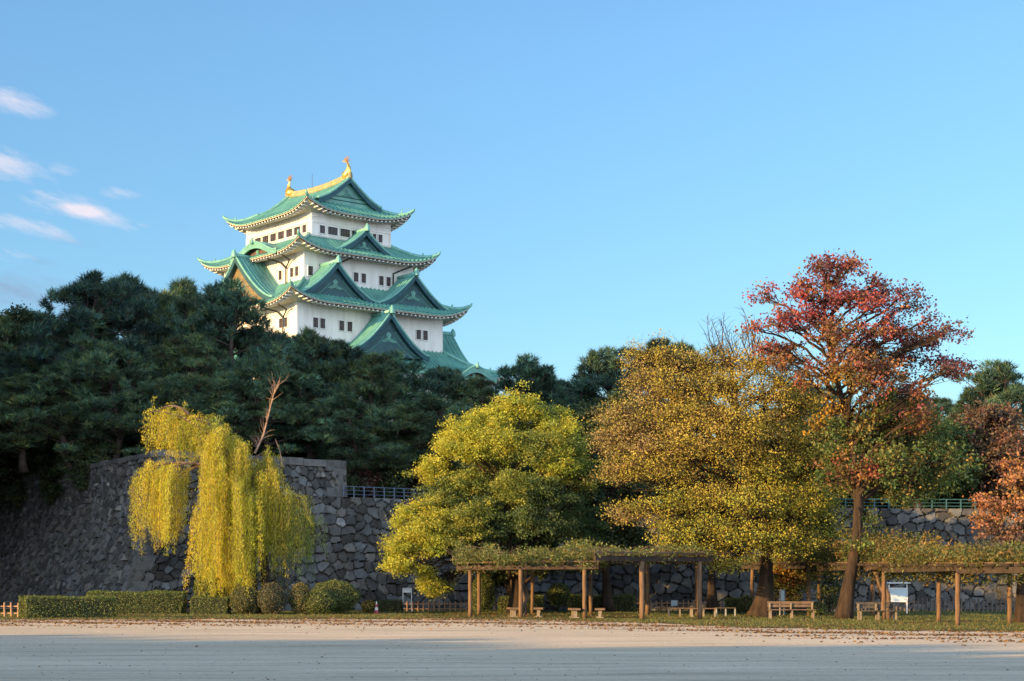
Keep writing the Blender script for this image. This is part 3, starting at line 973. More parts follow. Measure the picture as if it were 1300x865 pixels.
for sgn, side, nw, lim in ((1, 0, T5[1], T5[0]), (1, 2, T5[1], T5[0])):
    for a, b in ((-5.45, -4.55), (-4.1, -2.45), (-2.05, -.35), (-.05, 1.6), (2.0, 3.3), (3.55, 4.15), (4.5, 5.25)):
        window(side, a, b, 50.25, 51.35, nw, bars=max(1, int((b - a) / .55)))
for side in (3, 1):
    for a, b in ((-7.4, -6.4), (-5.9, -4.3), (-3.9, -2.25), (-1.85, -.3), (.2, 1.8), (2.3, 3.9), (4.3, 5.9), (6.4, 7.4)):
        s_ = (-1 if side == 1 else 1)
        window(side, min(s_ * a, s_ * b), max(s_ * a, s_ * b), 50.35, 51.45, T5[0], bars=2)
for side in range(4):     # white tie beams round the top storey
    nw, A = ((T5[1], T5[0]) if side in (0, 2) else (T5[0], T5[1]))
    mb = MB()
    for z, h in ((51.75, .2), (49.98, .2), (52.5, .12)):
        c = side_pt(side, 0, nw + .035, z)
        mb.box(c, (2 * A - .1, .15, h) if side in (0, 2) else (.15, 2 * A - .1, h))
    for s_ in (-A + .12, A - .12):
        c = side_pt(side, s_, nw + .03, 50.85)
        mb.box(c, (.2, .12, 1.58) if side in (0, 2) else (.12, .2, 1.58))
    kb(mb, 'tie_beam', M['plaster'])
for s_ in (-8.3, -6.6, -.75, .55, 3.6, 4.85, 8.0):
    window(0, s_ - .40, s_ + .40, 43.75, 45.05, T4[1], bars=2, frame='plaster')
for s_ in (4.7, 7.6, 8.85, -7.6, -8.85, -4.7):
    window(3, s_ - .42, s_ + .42, 43.8, 45.1, T4[0], bars=2)
for s_ in (-9.45, -8.3, -5.2, -3.85, 7.95, 9.15, 3.5, 4.7):
    window(0, s_ - .42, s_ + .42, 36.2, 37.55, T3[1], bars=2)
for s_ in (9.6, 10.8, 5.0, 6.2, -5.0, -6.2):
    window(3, s_ - .42, s_ + .42, 36.3, 37.6, T3[0], bars=2)
for s_ in (-12.5, -11.2, -6, -4.7, 5, 6.3, 11.2, 12.5):
    for z in (28.6, 24.6):
        window(0, s_ - .45, s_ + .45, z, z + 1.5, T2[1], bars=2)
        window(3, s_ - .45, s_ + .45, z, z + 1.5, T2[0], bars=2)

# rain pipes
def pipe(pts, name='downpipe'):
    mb = MB(); mb.tube(pts, 0.11, 6); kb(mb, name, M['pipe'])
def ypipe(side, s0, n_e, z_e, n_w, z_y, z_b, both=True):
    pipe(side_pt(side, [s0, s0], [n_w + .25] * 2, [z_y, z_b]))
    for sg in ((-1, 1) if both else (1,)):
        pipe(side_pt(side, [s0 + sg * 1.9, s0 + sg * 1.2, s0], [n_e - .5, n_w + .4, n_w + .25], [z_e - .3, z_e - .75, z_y]))
ypipe(3, 6.3, T4[0] + O4, 46.9, T4[0], 45.2, 42.6)
ypipe(3, 10.3, T3[0] + O3, 39.3, T3[0], 37.6, 34.6)
ypipe(0, -4.6, T4[1] + O4, 46.9, T4[1], 45.8, 43.0, both=False)
ypipe(0, 5.6, T4[1] + O4, 46.9, T4[1], 45.6, 43.0, both=False)
mb = MB()      # lightning rod on the top ridge
mb.tube([(0, 1.5, ZRD + .5), (0, 1.5, ZRD + 2.9)], .03, 5)
kb(mb, 'lightning_rod', M['pipe'], r5)
mb = MB()      # small turret wall seen on the first tier behind the pines

# ------------------------------------------------------------------ vegetation
def unit(v):
    return v / (np.linalg.norm(v, axis=-1, keepdims=True) + 1e-9)
def rand_dirs(n, r=rng):
    return unit(r.normal(size=(n, 3)))
def leaves(mb, pos, L, Wd, col, up=0.35, jitter=0.3, direction=None, r=rng):
    """one bent diamond per leaf"""
    n = len(pos)
    nrm = rand_dirs(n, r) + np.array([0, 0, up])
    nrm = unit(nrm)
    t = rand_dirs(n, r) if direction is None else unit(direction + r.normal(size=(n, 3)) * 0.25)
    t = unit(t - (t * nrm).sum(1)[:, None] * nrm)
    b = np.cross(nrm, t)
    l = (L * r.uniform(1 - jitter, 1 + jitter, n))[:, None]
    w = (Wd * r.uniform(1 - jitter, 1 + jitter, n))[:, None]
    v = np.stack([pos - t * l * .5, pos + b * w * .5 + nrm * w * .12, pos + t * l * .5, pos - b * w * .5 + nrm * w * .12], 1)
    q = np.arange(n * 4).reshape(n, 4)
    mb.add(v.reshape(-1, 3), q, col=np.repeat(col, 4, 0))
def palette(n, cols, w=None, var=0.22, r=rng):
    cols = np.array(cols, float)
    i = r.choice(len(cols), n, p=None if w is None else np.array(w) / np.sum(w))
    return cols[i] * r.lognormal(0, var, n)[:, None]
def twigs(mb, A, B, ra, rb, sag=0.0, r=rng):
    """many thin three-sided two-segment branches at once"""
    A = np.asarray(A, float); B = np.asarray(B, float)
    n = len(A)
    ln = np.linalg.norm(B - A, axis=1)[:, None]
    C = (A + B) / 2 + r.normal(size=(n, 3)) * ln * 0.09 + np.array([0, 0, 1]) * ln * sag
    d = unit(B - A)
    a = unit(np.cross(d, np.array([0.3, 0.5, 0.81])))
    b = np.cross(d, a)
    ra = np.broadcast_to(ra, n); rb = np.broadcast_to(rb, n)
    rings = []
    for P_, rr in ((A, ra), (C, (ra + rb) / 2), (B, rb)):
        for k in range(3):
            th = k * 2.0944
            rings.append(P_ + rr[:, None] * (math.cos(th) * a + math.sin(th) * b))
    v = np.stack(rings, 1)          # n,9,3
    q = []
    for s_ in (0, 3):
        for k in range(3):
            q.append((s_ + k, s_ + (k + 1) % 3, s_ + 3 + (k + 1) % 3, s_ + 3 + k))
    q = np.array(q)[None] + (np.arange(n) * 9)[:, None, None]
    mb.add(v.reshape(-1, 3), q.reshape(-1, 4))
def bez(a, c, b, n=9):
    t = np.linspace(0, 1, n)[:, None]
    return a * (1 - t) ** 2 + 2 * c * t * (1 - t) + b * t ** 2
def in_ellipsoid(n, c, rad, shell=0.45, r=rng):
    d = rand_dirs(n, r)
    q = r.uniform(0, 1, n) ** shell
    return np.array(c) + d * np.array(rad) * q[:, None]

def tree(name, base, trunk, r0, clumps, leaf, m_bark, m_leaf, label, cat='tree', group=None, twig_r=0.018, flare=1.6, seed=0, limb_r=0.32, drop=0.75, extra=None, min_z=1.2):
    """trunk: world polyline; clumps: (centre, radii, sprays, palette index); leaf: dict"""
    r = np.random.default_rng(seed + 100)
    base = np.asarray(base, float)
    trunk = np.asarray(trunk, float)
    t = empty(name, base, label=label, cat=cat, group=group)
    tb, lb, cb = MB(), MB(), MB()
    # dense spline through the trunk
    seg = np.linspace(0, len(trunk) - 1, 6 * (len(trunk) - 1) + 1)
    tp = np.stack([np.interp(seg, np.arange(len(trunk)), trunk[:, k]) for k in range(3)], 1)
    tp[1:-1] = (tp[:-2] + 2 * tp[1:-1] + tp[2:]) / 4
    f = np.linspace(0, 1, len(tp))
    rad = r0 * (1 - 0.86 * f ** .85) * (1 + (flare - 1) * np.exp(-f * 14))
    tb.tube(tp, rad, 12)
    tb.build('trunk', m_bark, t, smooth=True, loc=base); bpy.context.view_layer  # local coordinates
    for c, rd, ns, pi in clumps:
        c = np.array(c, float); rd = np.array(rd, float)
        dist = np.linalg.norm(tp[:, :2] - c[:2], axis=1)
        want = c[2] - drop * dist - 0.3 * rd[2]
        cost = np.abs(tp[:, 2] - want) + (tp[:, 2] > c[2]) * 3 + 0.15 * dist + (tp[:, 2] < base[2] + min_z) * 40
        k = int(np.argmin(cost[2:])) + 2
        a = tp[k]
        ctrl = a + (c - a) * 0.45 + np.array([0, 0, 0.28]) * np.linalg.norm((c - a)[:2]) * (1 if c[2] > a[2] + .5 else 1.3) * 0.6
        ctrl = ctrl + r.normal(size=3) * 0.25
        limb = bez(a, ctrl, c, 10)
        limb[1:-1] += r.normal(size=(8, 3)) * 0.05 * np.linalg.norm(c - a) * .3
        rr = min(rad[k] * 0.75, limb_r * r0 * (0.7 + 0.25 * rd.mean() / 1.5) * 2)
        lb.tube(limb, np.linspace(rr, max(0.03, rr * .25), 10), 6, cap=False)
        sp_ = in_ellipsoid(ns, c, rd, leaf.get('shell', 0.42), r)
        ragged = r.uniform(size=ns) < leaf.get('stray', 0.12)
        sp_ = np.where(ragged[:, None], c + (sp_ - c) * r.uniform(1.15, 1.7, (ns, 1)), sp_)
        origin = limb[r.integers(5, 10, ns)]
        twigs(lb, origin, sp_, twig_r * r.uniform(1, 1.8, ns), twig_r * .35, 0.06, r)
        # side twigs
        nl = leaf['n']
        cl = leaf['spread']
        pc = palette(ns, *leaf['pal'][pi], var=0.18, r=r)
        if leaf.get('swap'):
            pj = pi + 1 if pi < 2 else (0 if pi == 2 else 3)
            pc = np.where((r.uniform(size=ns) < leaf['swap'])[:, None], palette(ns, *leaf['pal'][pj], r=r), pc)
        off = r.normal(size=(ns, nl, 3)) * np.array([cl, cl, cl * leaf.get('flat', 0.6)])
        pos = sp_[:, None] + off
        lc = pc[:, None] * r.lognormal(0, 0.10, (ns, nl))[..., None]
        mix = r.uniform(size=(ns, nl)) < 0.10
        lc = np.where(mix[..., None], palette(ns * nl, *leaf['pal'][pi], r=r).reshape(ns, nl, 3), lc)
        leaves(cb, pos.reshape(-1, 3), leaf['L'], leaf['W'], lc.reshape(-1, 3), up=leaf.get('up', .4), r=r)
        if leaf.get('fine', 0):
            nf = leaf['fine']
            i = r.integers(0, ns, ns * nf)
            b_ = sp_[i] + r.normal(size=(ns * nf, 3)) * cl * 1.1
            twigs(lb, sp_[i], b_, twig_r * .5, twig_r * .25, 0.0, r)
    if extra is not None:
        extra(tb, lb, cb, r)
    lo = lb.build('branches', m_bark, t, loc=base)
    co = cb.build('crown', m_leaf, t, tint=True, loc=base)
    for o in t.children:
        o.location = (0, 0, 0)
    return t

# ---- black pines
def pine_proto(seed, h, w, lean=0.0, bare=0.28, tone_k=(1, 1, 1), tops=9, pads=46):
    r = np.random.default_rng(seed)
    t = empty('black_pine', (0, 0, 0))
    tb, lb, cb = MB(), MB(), MB()
    k = 9
    z = np.linspace(0, h * 0.93, k); r = np.random.default_rng(seed)
    x = lean * (z / h) ** 1.4 * h + np.cumsum(r.normal(size=k)) * .16
    y = np.cumsum(r.normal(size=k)) * .16
    tp = np.stack([x - x[0], y - y[0], z], 1)
    rad = 0.34 * h / 16 * (1 - 0.75 * z / z[-1]) * (1 + .5 * np.exp(-z))
    tb.tube(tp, rad, 9)
    tb.build('trunk', M['bark_pine'], t, smooth=True)
    P_, Rr = [], []
    for i in range(pads):
        f = bare + (1 - bare) * (i + r.uniform(0, 1)) / pads
        zz_ = f * h
        ax = np.array([np.interp(zz_, z, tp[:, 0]), np.interp(zz_, z, tp[:, 1]), zz_])
        prof = (1 - ((f - bare) / (1 - bare)) ** 3.0) ** 0.6 * (0.62 + 0.38 * min(1, (f - bare) / .2))
        rr = w / 2 * prof * r.uniform(0.35, 1.0) ** .6
        a = r.uniform(0, 2 * np.pi) if i % 3 else (i * 2.4)
        c = ax + np.array([rr * math.cos(a), rr * math.sin(a), r.uniform(-.7, .9) + .03 * rr])
        st = ax - np.array([0, 0, .12 * rr + .2])
        lb.tube(bez(st, (st + c) / 2 + [0, 0, .12 * rr], c, 6), np.linspace(max(.05, .13 * (1 - f) + .04), .03, 6), 5, cap=False)
        s_ = r.uniform(0.75, 1.35) * (1.0 if f < .85 else .7)
        P_.append(c); Rr.append((1.0 * s_, 1.0 * s_, 0.85 * s_))
    for i in range(tops):      # candles of foliage rising at the very top
        c = np.array([tp[-1, 0], tp[-1, 1], h * .95]) + np.array([r.normal() * w * .13, r.normal() * w * .13, r.uniform(-.6, .5)])
        lb.tube([tp[-2], (tp[-2] + c) / 2 + r.normal(size=3) * .2, c], [.08, .06, .03], 5, cap=False)
        P_.append(c); Rr.append((.6, .6, .7))
    for i in range(46):      # upright shoots over the upper surface
        f = .55 + .45 * r.uniform() ** .8
        prof = (1 - ((f - bare) / (1 - bare)) ** 3.0) ** 0.6
        a = r.uniform(0, 6.283); rr = w / 2 * prof * r.uniform(.3, 1.05)
        zz_ = f * h + r.uniform(0, .5)
        c = np.array([np.interp(zz_, z, tp[:, 0]) + rr * math.cos(a), np.interp(zz_, z, tp[:, 1]) + rr * math.sin(a), zz_])
        lb.tube([c - [0, 0, .9], c + [0, 0, .3]], [.035, .015], 4, cap=False)
        P_.append(c); Rr.append((.26, .26, .75))
    for c, rd in zip(P_, Rr):
        n = 20 if rd[0] < .3 else int(58 * rd[0] / 1.0)
        d = rand_dirs(n, r)
        d[:, 2] = np.where(d[:, 2] < -.35, -d[:, 2], d[:, 2])
        q = r.uniform(.25, 1, n) ** .5
        pos = c + d * np.array(rd) * q[:, None]
        ax = unit(d * np.array([.8, .8, .5]) + np.array([0, 0, 1.15]) + r.normal(size=(n, 3)) * .2)
        nb = 9
        dirs = unit(ax[:, None] * 0.9 + r.normal(size=(n, nb, 3)) * .55)
        L = (.55 * r.uniform(.7, 1.25, (n, nb)))[..., None]
        sidev = unit(np.cross(dirs, r.normal(size=(n, nb, 3)))) * .030
        stem = ax[:, None] * (np.linspace(-.12, .22, nb)[None, :, None])
        b0 = pos[:, None] + stem
        v = np.stack([b0 - sidev, b0 + sidev, b0 + dirs * L], 2).reshape(-1, 3)
        tone = palette(n, [(.042, .086, .054), (.026, .058, .050), (.066, .098, .042), (.075, .075, .036)], [4, 4, 2, .4], .30, r) * r.lognormal(0, .32) * np.array(tone_k) * 1.18
        col = np.repeat(np.repeat(tone, nb, 0), 3, 0)
        cb.add(v, None, np.arange(len(v)).reshape(-1, 3), col=col)
    twn = len(P_) * 5
    ii = r.integers(0, len(P_), twn)
    PP, RR = np.array(P_), np.array(Rr)
    twigs(lb, PP[ii] - [0, 0, .2], in_ellipsoid(twn, (0, 0, 0), (1, 1, 1), .5, r) * RR[ii] + PP[ii], .02, .01, 0, r)
    lb.build('branches', M['bark_pine'], t)
    cb.build('crown', M['needle'], t, tint=True)
    return t, h
PROTOS = [pine_proto(11, 17, 10, .05, .25, (1.0, 1.0, .95), pads=42), pine_proto(12, 15, 9, -.06, .22, (1.35, 1.15, .8), pads=38), pine_proto(13, 19, 11, .03, .3, (.85, .95, 1.05), pads=48), pine_proto(14, 13, 9, .1, .18, (1.15, 1.1, .9), pads=40), pine_proto(15, 16, 8, -.03, .2, (.95, 1.05, 1.0), pads=40)]
_used = set()
def pine(px, py, d, k, base, label, group, rz=None, wide=1.0):
    p, h = PROTOS[k]
    if k in _used:
        o = copy_tree(p)
    else:
        o = p; _used.add(k)
    top = at(px, py, d)
    s_ = (top[2] - base - 0.8) / h
    sw = 0.5 * (s_ + 1.0) * wide
    o.location = (top[0], top[1], base)
    o.scale = (sw, sw, s_)
    o.rotation_euler = (0, 0, random.uniform(0, 6.28) if rz is None else rz)
    o['label'] = label; o['category'] = 'pine tree'; o['group'] = group
    return o
GP = 'black pines on the terrace below the keep'
G1 = 'dark green black pine packed into the shaded wood above the bastion wall'
for (px, py, d, k, base, label) in [
    (120, 344, 128, 2, 8.9, 'tall black pine with an open forked top, highest at the left of the wood'),
    (150, 368, 132, 4, 8.9, G1), (208, 378, 137, 1, 8.9, G1), (90, 386, 130, 0, 8.9, G1),
    (185, 356, 135, 0, 8.9, 'broad topped black pine between the forked pine and the keep'),
    (238, 368, 142, 4, 8.9, 'black pine whose top stands just left of the keep roofs'),
    (303, 362, 126, 4, 8.9, 'black pine with an upright top in front of the keep left gable'),
    (62, 398, 134, 0, 8.9, G1), (8, 405, 128, 1, 8.9, G1), (150, 432, 113, 3, 8.9, G1), (255, 425, 114, 1, 8.9, G1),
    (262, 408, 140, 2, 8.9, G1), (350, 413, 130, 0, 8.9, G1), (395, 421, 135, 1, 8.9, G1), (90, 450, 112, 3, 8.9, G1),
    (345, 450, 112, 3, 8.9, G1), (30, 470, 113, 1, 8.9, G1), (205, 470, 111, 3, 8.9, G1), (300, 480, 112, 1, 8.9, G1), (-15, 430, 124, 2, 8.9, G1),
    (395, 470, 114, 4, 8.9, G1), (-25, 480, 116, 0, 8.9, G1),
    (428, 433, 138, 2, 7.2, 'black pine crown in front of the keep white middle wall'),
    (470, 453, 128, 1, 7.2, 'black pine in front of the lowest green gable'),
    (512, 450, 134, 4, 7.2, 'slim black pine just right of the lowest green gable'),
    (550, 462, 140, 0, 7.2, 'black pine under the keep right hand eave'),
    (600, 481, 132, 1, 7.2, 'black pine directly below the keep right roof tip'),
    (664, 455, 142, 4, 7.2, 'thin topped black pine right of the keep roof tip'),
    (692, 472, 148, 2, 7.2, 'rounded black pine second from the gap of open sky'),
    (722, 484, 146, 0, 7.2, 'black pine standing beside the gap of open sky'),
    (440, 500, 112, 3, 7.0, 'low black pine behind the blue railing'), (500, 510, 113, 1, 7.0, 'low bushy pine above the middle of the blue railing'),
    (560, 500, 116, 3, 7.0, 'low black pine behind the top of the camphor tree'), (640, 500, 120, 1, 7.0, 'low black pine hidden behind the camphor crown'),
    (828, 428, 124, 2, 6.4, 'black pine with layered top behind the yellow brown tree'), (782, 448, 132, 4, 6.4, 'narrow black pine at the right edge of the sky gap'),
    (860, 440, 136, 0, 6.4, 'black pine half hidden behind the yellow brown tree'),
    (1255, 462, 122, 4, 6.3, 'sunlit young pine rising at the right edge'), (1292, 482, 128, 0, 6.3, 'pine crown cut by the right edge of the picture'),
    (1200, 500, 132, 2, 6.3, 'dark pine behind the red tree right hand branches'), (1130, 505, 130, 1, 6.3, 'dark pine behind the red tree trunk'),
    (1040, 480, 134, 0, 6.3, 'dark pine between the yellow and the red tree')]:
    pine(px, py, d, k, base, label, GP if base > 7 else 'pines behind the autumn trees', wide=1.12)
# the high wood west of the square: it throws the evening shade over terrace and wall
WOOD = []
rw = np.random.default_rng(31)
for x in (-38, -45, -53, -61, -70, -80, -92):
    d0 = 98 - .675 * (-22 - x) + (11 if x > -40 else 7)
    d1 = min(175, (-x - 10.5) / .30)
    k = 0
    while d0 + k * 8.5 < d1:
        WOOD.append((x + rw.normal() * 1.2, d0 + k * 8.5 + rw.normal() * 1.0, 27 + min(8, .14 * (-x - 38)) + rw.uniform(-1, 3)))
        k += 1
for i, (x, y, h) in enumerate(WOOD[1::2]):
    p, hh = PROTOS[i % 5]
    o = copy_tree(p)
    o.location = (x, y, 0)
    o.scale = (1.7, 1.7, h / hh)
    o.rotation_euler = (0, 0, i * 1.7)
    o['label'] = 'tall pine of the wood west of the square, left of the photo'
    o['category'] = 'pine tree'; o['group'] = 'pines of the wood west of the square'

# ---- leafy prototypes for background trees and off-frame trees
def px_clump(px, py, d, rx, ry, ns, pi=0, dd=0.0, depth=None):
    """clump seen at (px, py) with radii in pixels"""
    s_ = d / F
    return (at(px, py, d) + [0, dd, 0], (rx * s_, depth or (rx + ry) / 2 * s_ * 1.1, ry * s_), ns, pi)

DARKG = ([(.05, .085, .03), (.04, .075, .035), (.075, .10, .03), (.10, .11, .03)], [4, 4, 2, 1])
def broad(px, py, d, rx, h_px, base, pal, label, group=None, n=46, seed=0, sprays=26, name='broadleaf_tree', cat='tree', L=.24, W=.15, lo=.22):
    r = np.random.default_rng(seed + 500)
    top = at(px, py, d)
    s_ = d / F
    H = top[2] - base
    R_ = rx * s_
    b = np.array([top[0], top[1], base])
    cl = []
    for i in range(n):
        f = r.uniform(0.0, 1.0)
        zc = base + H * (lo + (.96 - lo) * f)
        rr = R_ * (math.sin(math.pi * (0.16 + 0.80 * f)) ** .6) * r.uniform(.35, 1) ** .5
        a = r.uniform(0, 6.283)
        s1 = R_ * r.uniform(.20, .30)
        cl.append(((b[0] + rr * math.cos(a), b[1] + rr * math.sin(a) * .8, zc), (s1 * 1.2, s1 * 1.2, s1 * .75), sprays, 0))
    leaf = dict(n=16, spread=.24, L=L, W=W, pal=[pal], up=.5, flat=.6)
    tr = [b, b + [r.normal() * .3, 0, H * .3], b + [r.normal() * .5, r.normal() * .4, H * .62], b + [r.normal() * .5, 0, H * .9]]
    return tree(name, b, tr, .18 + H * .012, cl, leaf, M['bark'], M['leaf'], label, cat, group, seed=seed)
GB_ = 'evergreen and autumn trees on the terrace behind the lower wall'
broad(32, 392, 132, 62, 0, 8.9, DARKG, 'dark evergreen broadleaf tree at the far left of the terrace', GP, seed=1)
broad(742, 520, 122, 56, 0, 6.4, DARKG, 'dark green bushy tree below the gap of open sky', GB_, seed=2)
broad(800, 500, 116, 70, 0, 6.3, DARKG, 'dark green tree behind the left of the yellow brown tree', GB_, seed=3)
broad(1085, 535, 116, 78, 0, 6.3, ([(.06, .10, .03), (.10, .12, .03), (.14, .11, .03)], [3, 2, 1]), 'green tree on the terrace behind the red tree trunk', GB_, seed=4)
broad(1165, 530, 114, 72, 0, 6.3, ([(.05, .10, .03), (.075, .12, .03), (.12, .10, .04)], [4, 3, 1]), 'bright green bushy tree above the teal railing', GB_, seed=5)
broad(1255, 520, 116, 75, 0, 6.3, ([(.15, .075, .055), (.11, .08, .05), (.20, .10, .06), (.09, .075, .05)], [3, 3, 1, 2]), 'dull pink brown cherry tree on the terrace at the right edge', GB_, seed=6)
broad(985, 520, 116, 62, 0, 6.3, ([(.10, .10, .03), (.05, .08, .03), (.16, .10, .03)], [2, 3, 1]), 'olive green tree between the yellow and the red tree', GB_, seed=7)
broad(900, 520, 118, 70, 0, 6.3, DARKG, 'dark evergreen behind the yellow brown tree crown', GB_, seed=8)
GF = 'dark trees standing in front of the long wall'
broad(772, 548, 99, 44, 0, 0, DARKG, 'dark green tree before the wall, in the gap between camphor and yellow brown tree', GF, seed=21, lo=.34, n=54)
broad(905, 575, 99.5, 48, 0, 0, DARKG, 'dark tree added to shade the wall, hidden behind the yellow brown crown', GF, seed=22, lo=.42, n=50)  # unseen tree, put in to cast shade on the wall
broad(1012, 598, 99.5, 40, 0, 0, ([(.06, .10, .03), (.09, .12, .03), (.13, .12, .035)], [3, 2, 1]), 'green tree before the wall, between the two big autumn trunks', GF, seed=23, lo=.22, n=46)
broad(655, 640, 100.5, 50, 0, 0, DARKG, 'dark low tree added to shade the wall, behind the camphor trunk', GF, seed=24, lo=.3, n=44)  # another hidden shade caster added for the wall
AUT = ([(.16, .06, .045), (.10, .05, .04), (.05, .06, .03), (.20, .10, .08)], [2, 2, 2, 1])
for i, px in enumerate((432, 462, 495, 528, 560, 600)):
    p = on_low(px, 3.2)
    broad(px, 603 - (i % 3) * 5, p[1], 24, 0, p[2], AUT if i % 2 else DARKG, ['dull red shrub', 'dark shrub'][1 - i % 2] + ' behind the blue railing, number %d from the left' % (i + 1) if False else ('reddish shrub behind the blue railing' if i % 2 else 'dark green shrub behind the blue railing'), 'shrubs behind the blue railing', n=12, seed=30 + i, sprays=14, name='shrub', cat='shrub', L=.2, W=.13)
# dark trees west of the near square: their long shadows lie over the foreground
sh = broad(-900, 742, 60, 400, 0, 0, DARKG, 'x', n=1, sprays=2) if False else None
r_ = np.random.default_rng(77)
proto_w = None
ROW = [(-63, 24.5, 9.6), (-58, 22.2, 10.2), (-53, 19.5, 9.4), (-48, 17.5, 10.4), (-43, 14.5, 9.8), (-38, 12.0, 10.6), (-33, 9.0, 10.0), (-28, 6.2, 10.4), (-22.5, 3.2, 9.8),
       (-60, 15, 11), (-53, 11.5, 11), (-46, 8, 11.5), (-39, 4.5, 11), (-32, 1, 11.5), (-25, -2.5, 11), (-18, -6, 10), (-12, -9, 9), (-40, -3, 12), (-30, -8, 12), (-20, -13, 11)]
for i, (x, y, h) in enumerate(ROW):
    if proto_w is None:
        b = np.array([x, y, 0.0]); cl = []
        for k in range(90):
            f = r_.uniform(0, 1)
            rr = 4.6 * (math.sin(math.pi * (.12 + .80 * f)) ** .5) * r_.uniform(.2, 1) ** .5
            a = r_.uniform(0, 6.283)
            cl.append(((x + rr * math.cos(a), y + rr * math.sin(a), .8 + f * 11.2), (1.2, 1.2, .9), 20, 0))
        proto_w = tree('evergreen_tree', b, [b, b + [0, 0, 4], b + [.3, .2, 8], b + [0, 0, 12]], .3, cl, dict(n=12, spread=.35, L=.42, W=.3, pal=[DARKG], up=.5), M['bark'], M['leaf'],
                       'dense evergreen in the row west of the sandy square, left of the photo', 'tree', 'evergreens along the west side of the square', seed=77)
        o = proto_w
    else:
        o = copy_tree(proto_w)
    o.location = (x, y, 0); o.scale = (1.05, 1.05, h / 12.6); o.rotation_euler = (0, 0, i * 1.1)

for i, (x, y, h) in enumerate(WOOD[0::2]):
    w_ = 1.65
    o = copy_tree(proto_w)
    o.location = (x, y, 0); o.scale = (w_, w_, h / 12.6); o.rotation_euler = (0, 0, i * 1.3)
    o['label'] = 'huge evergreen of the wood west of the square, left of the photo'; o['group'] = 'evergreens of the wood west of the square'

# low evergreens that close the view under the pines
UG = 'undergrowth below the pines on the terrace'
ug = None
for i, (px, d, h, w_, z) in enumerate([(-10, 132, 5.5, 1, 8.9), (30, 128, 6, 1.1, 8.9), (75, 124, 5, 1, 8.9), (110, 122, 6, 1, 8.9), (150, 120, 5, 1, 8.9), (190, 122, 6, 1, 8.9), (230, 120, 5, 1, 8.9), (270, 122, 6, 1, 8.9), (310, 120, 5.5, 1, 8.9), (345, 118, 5, 1, 8.9), (385, 120, 6, 1, 8.9), (60, 140, 8, 1.3, 8.9), (140, 140, 8, 1.3, 8.9), (220, 140, 8, 1.3, 8.9), (300, 140, 8, 1.3, 8.9), (370, 140, 8, 1.3, 8.9),
      (420, 128, 6, 1, 7), (460, 126, 5, 1, 7), (500, 128, 6, 1, 7), (545, 126, 5, 1, 7), (590, 128, 6, 1, 7), (640, 128, 6, 1.1, 7), (690, 126, 6, 1.2, 6.9), (735, 118, 4.5, 1, 6.4), (770, 117, 4.5, 1, 6.4), (810, 118, 4.5, 1, 6.4), (850, 117, 4.5, 1, 6.4), (890, 118, 5, 1, 6.4), (930, 117, 4.5, 1, 6.4), (970, 118, 5, 1, 6.4), (1010, 117, 4.5, 1, 6.3), (1050, 118, 5, 1, 6.3), (1090, 117, 4.5, 1, 6.3), (1130, 118, 5, 1, 6.3), (1170, 117, 4.5, 1, 6.3), (1210, 118, 5, 1, 6.3), (1250, 117, 5, 1, 6.3), (1290, 118, 5, 1, 6.3), (1330, 118, 6, 1, 6.3)]):
    o = copy_tree(proto_w)
    o.name = 'evergreen_bush'
    o.location = ((px - 650) / F * d, d, z - .3); o.scale = (.62 * w_, .5 * w_, h / 12.6); o.rotation_euler = (0, 0, i * 2.1)
    o['label'] = 'dark evergreen bush filling the shade under the terrace trees'; o['category'] = 'bush'; o['group'] = UG

for i, (px, py, d, w_, h) in enumerate([(15, 640, 124, .7, 6), (62, 640, 117, .6, 5.5), (100, 628, 112, .5, 4.0), (-25, 645, 130, .8, 7)]):
    p = at(px, py, d)
    o = copy_tree(proto_w); o.name = 'evergreen_bush'
    o.location = (p[0] + 1.2, p[1] + 1.0, p[2]); o.scale = (w_, w_ * .7, h / 12.6); o.rotation_euler = (0, 0, i * 1.9)
    o['label'] = 'dark bush hanging over the top of the shaded left wall face'; o['category'] = 'bush'; o['group'] = 'bushes overhanging the bastion left wall'

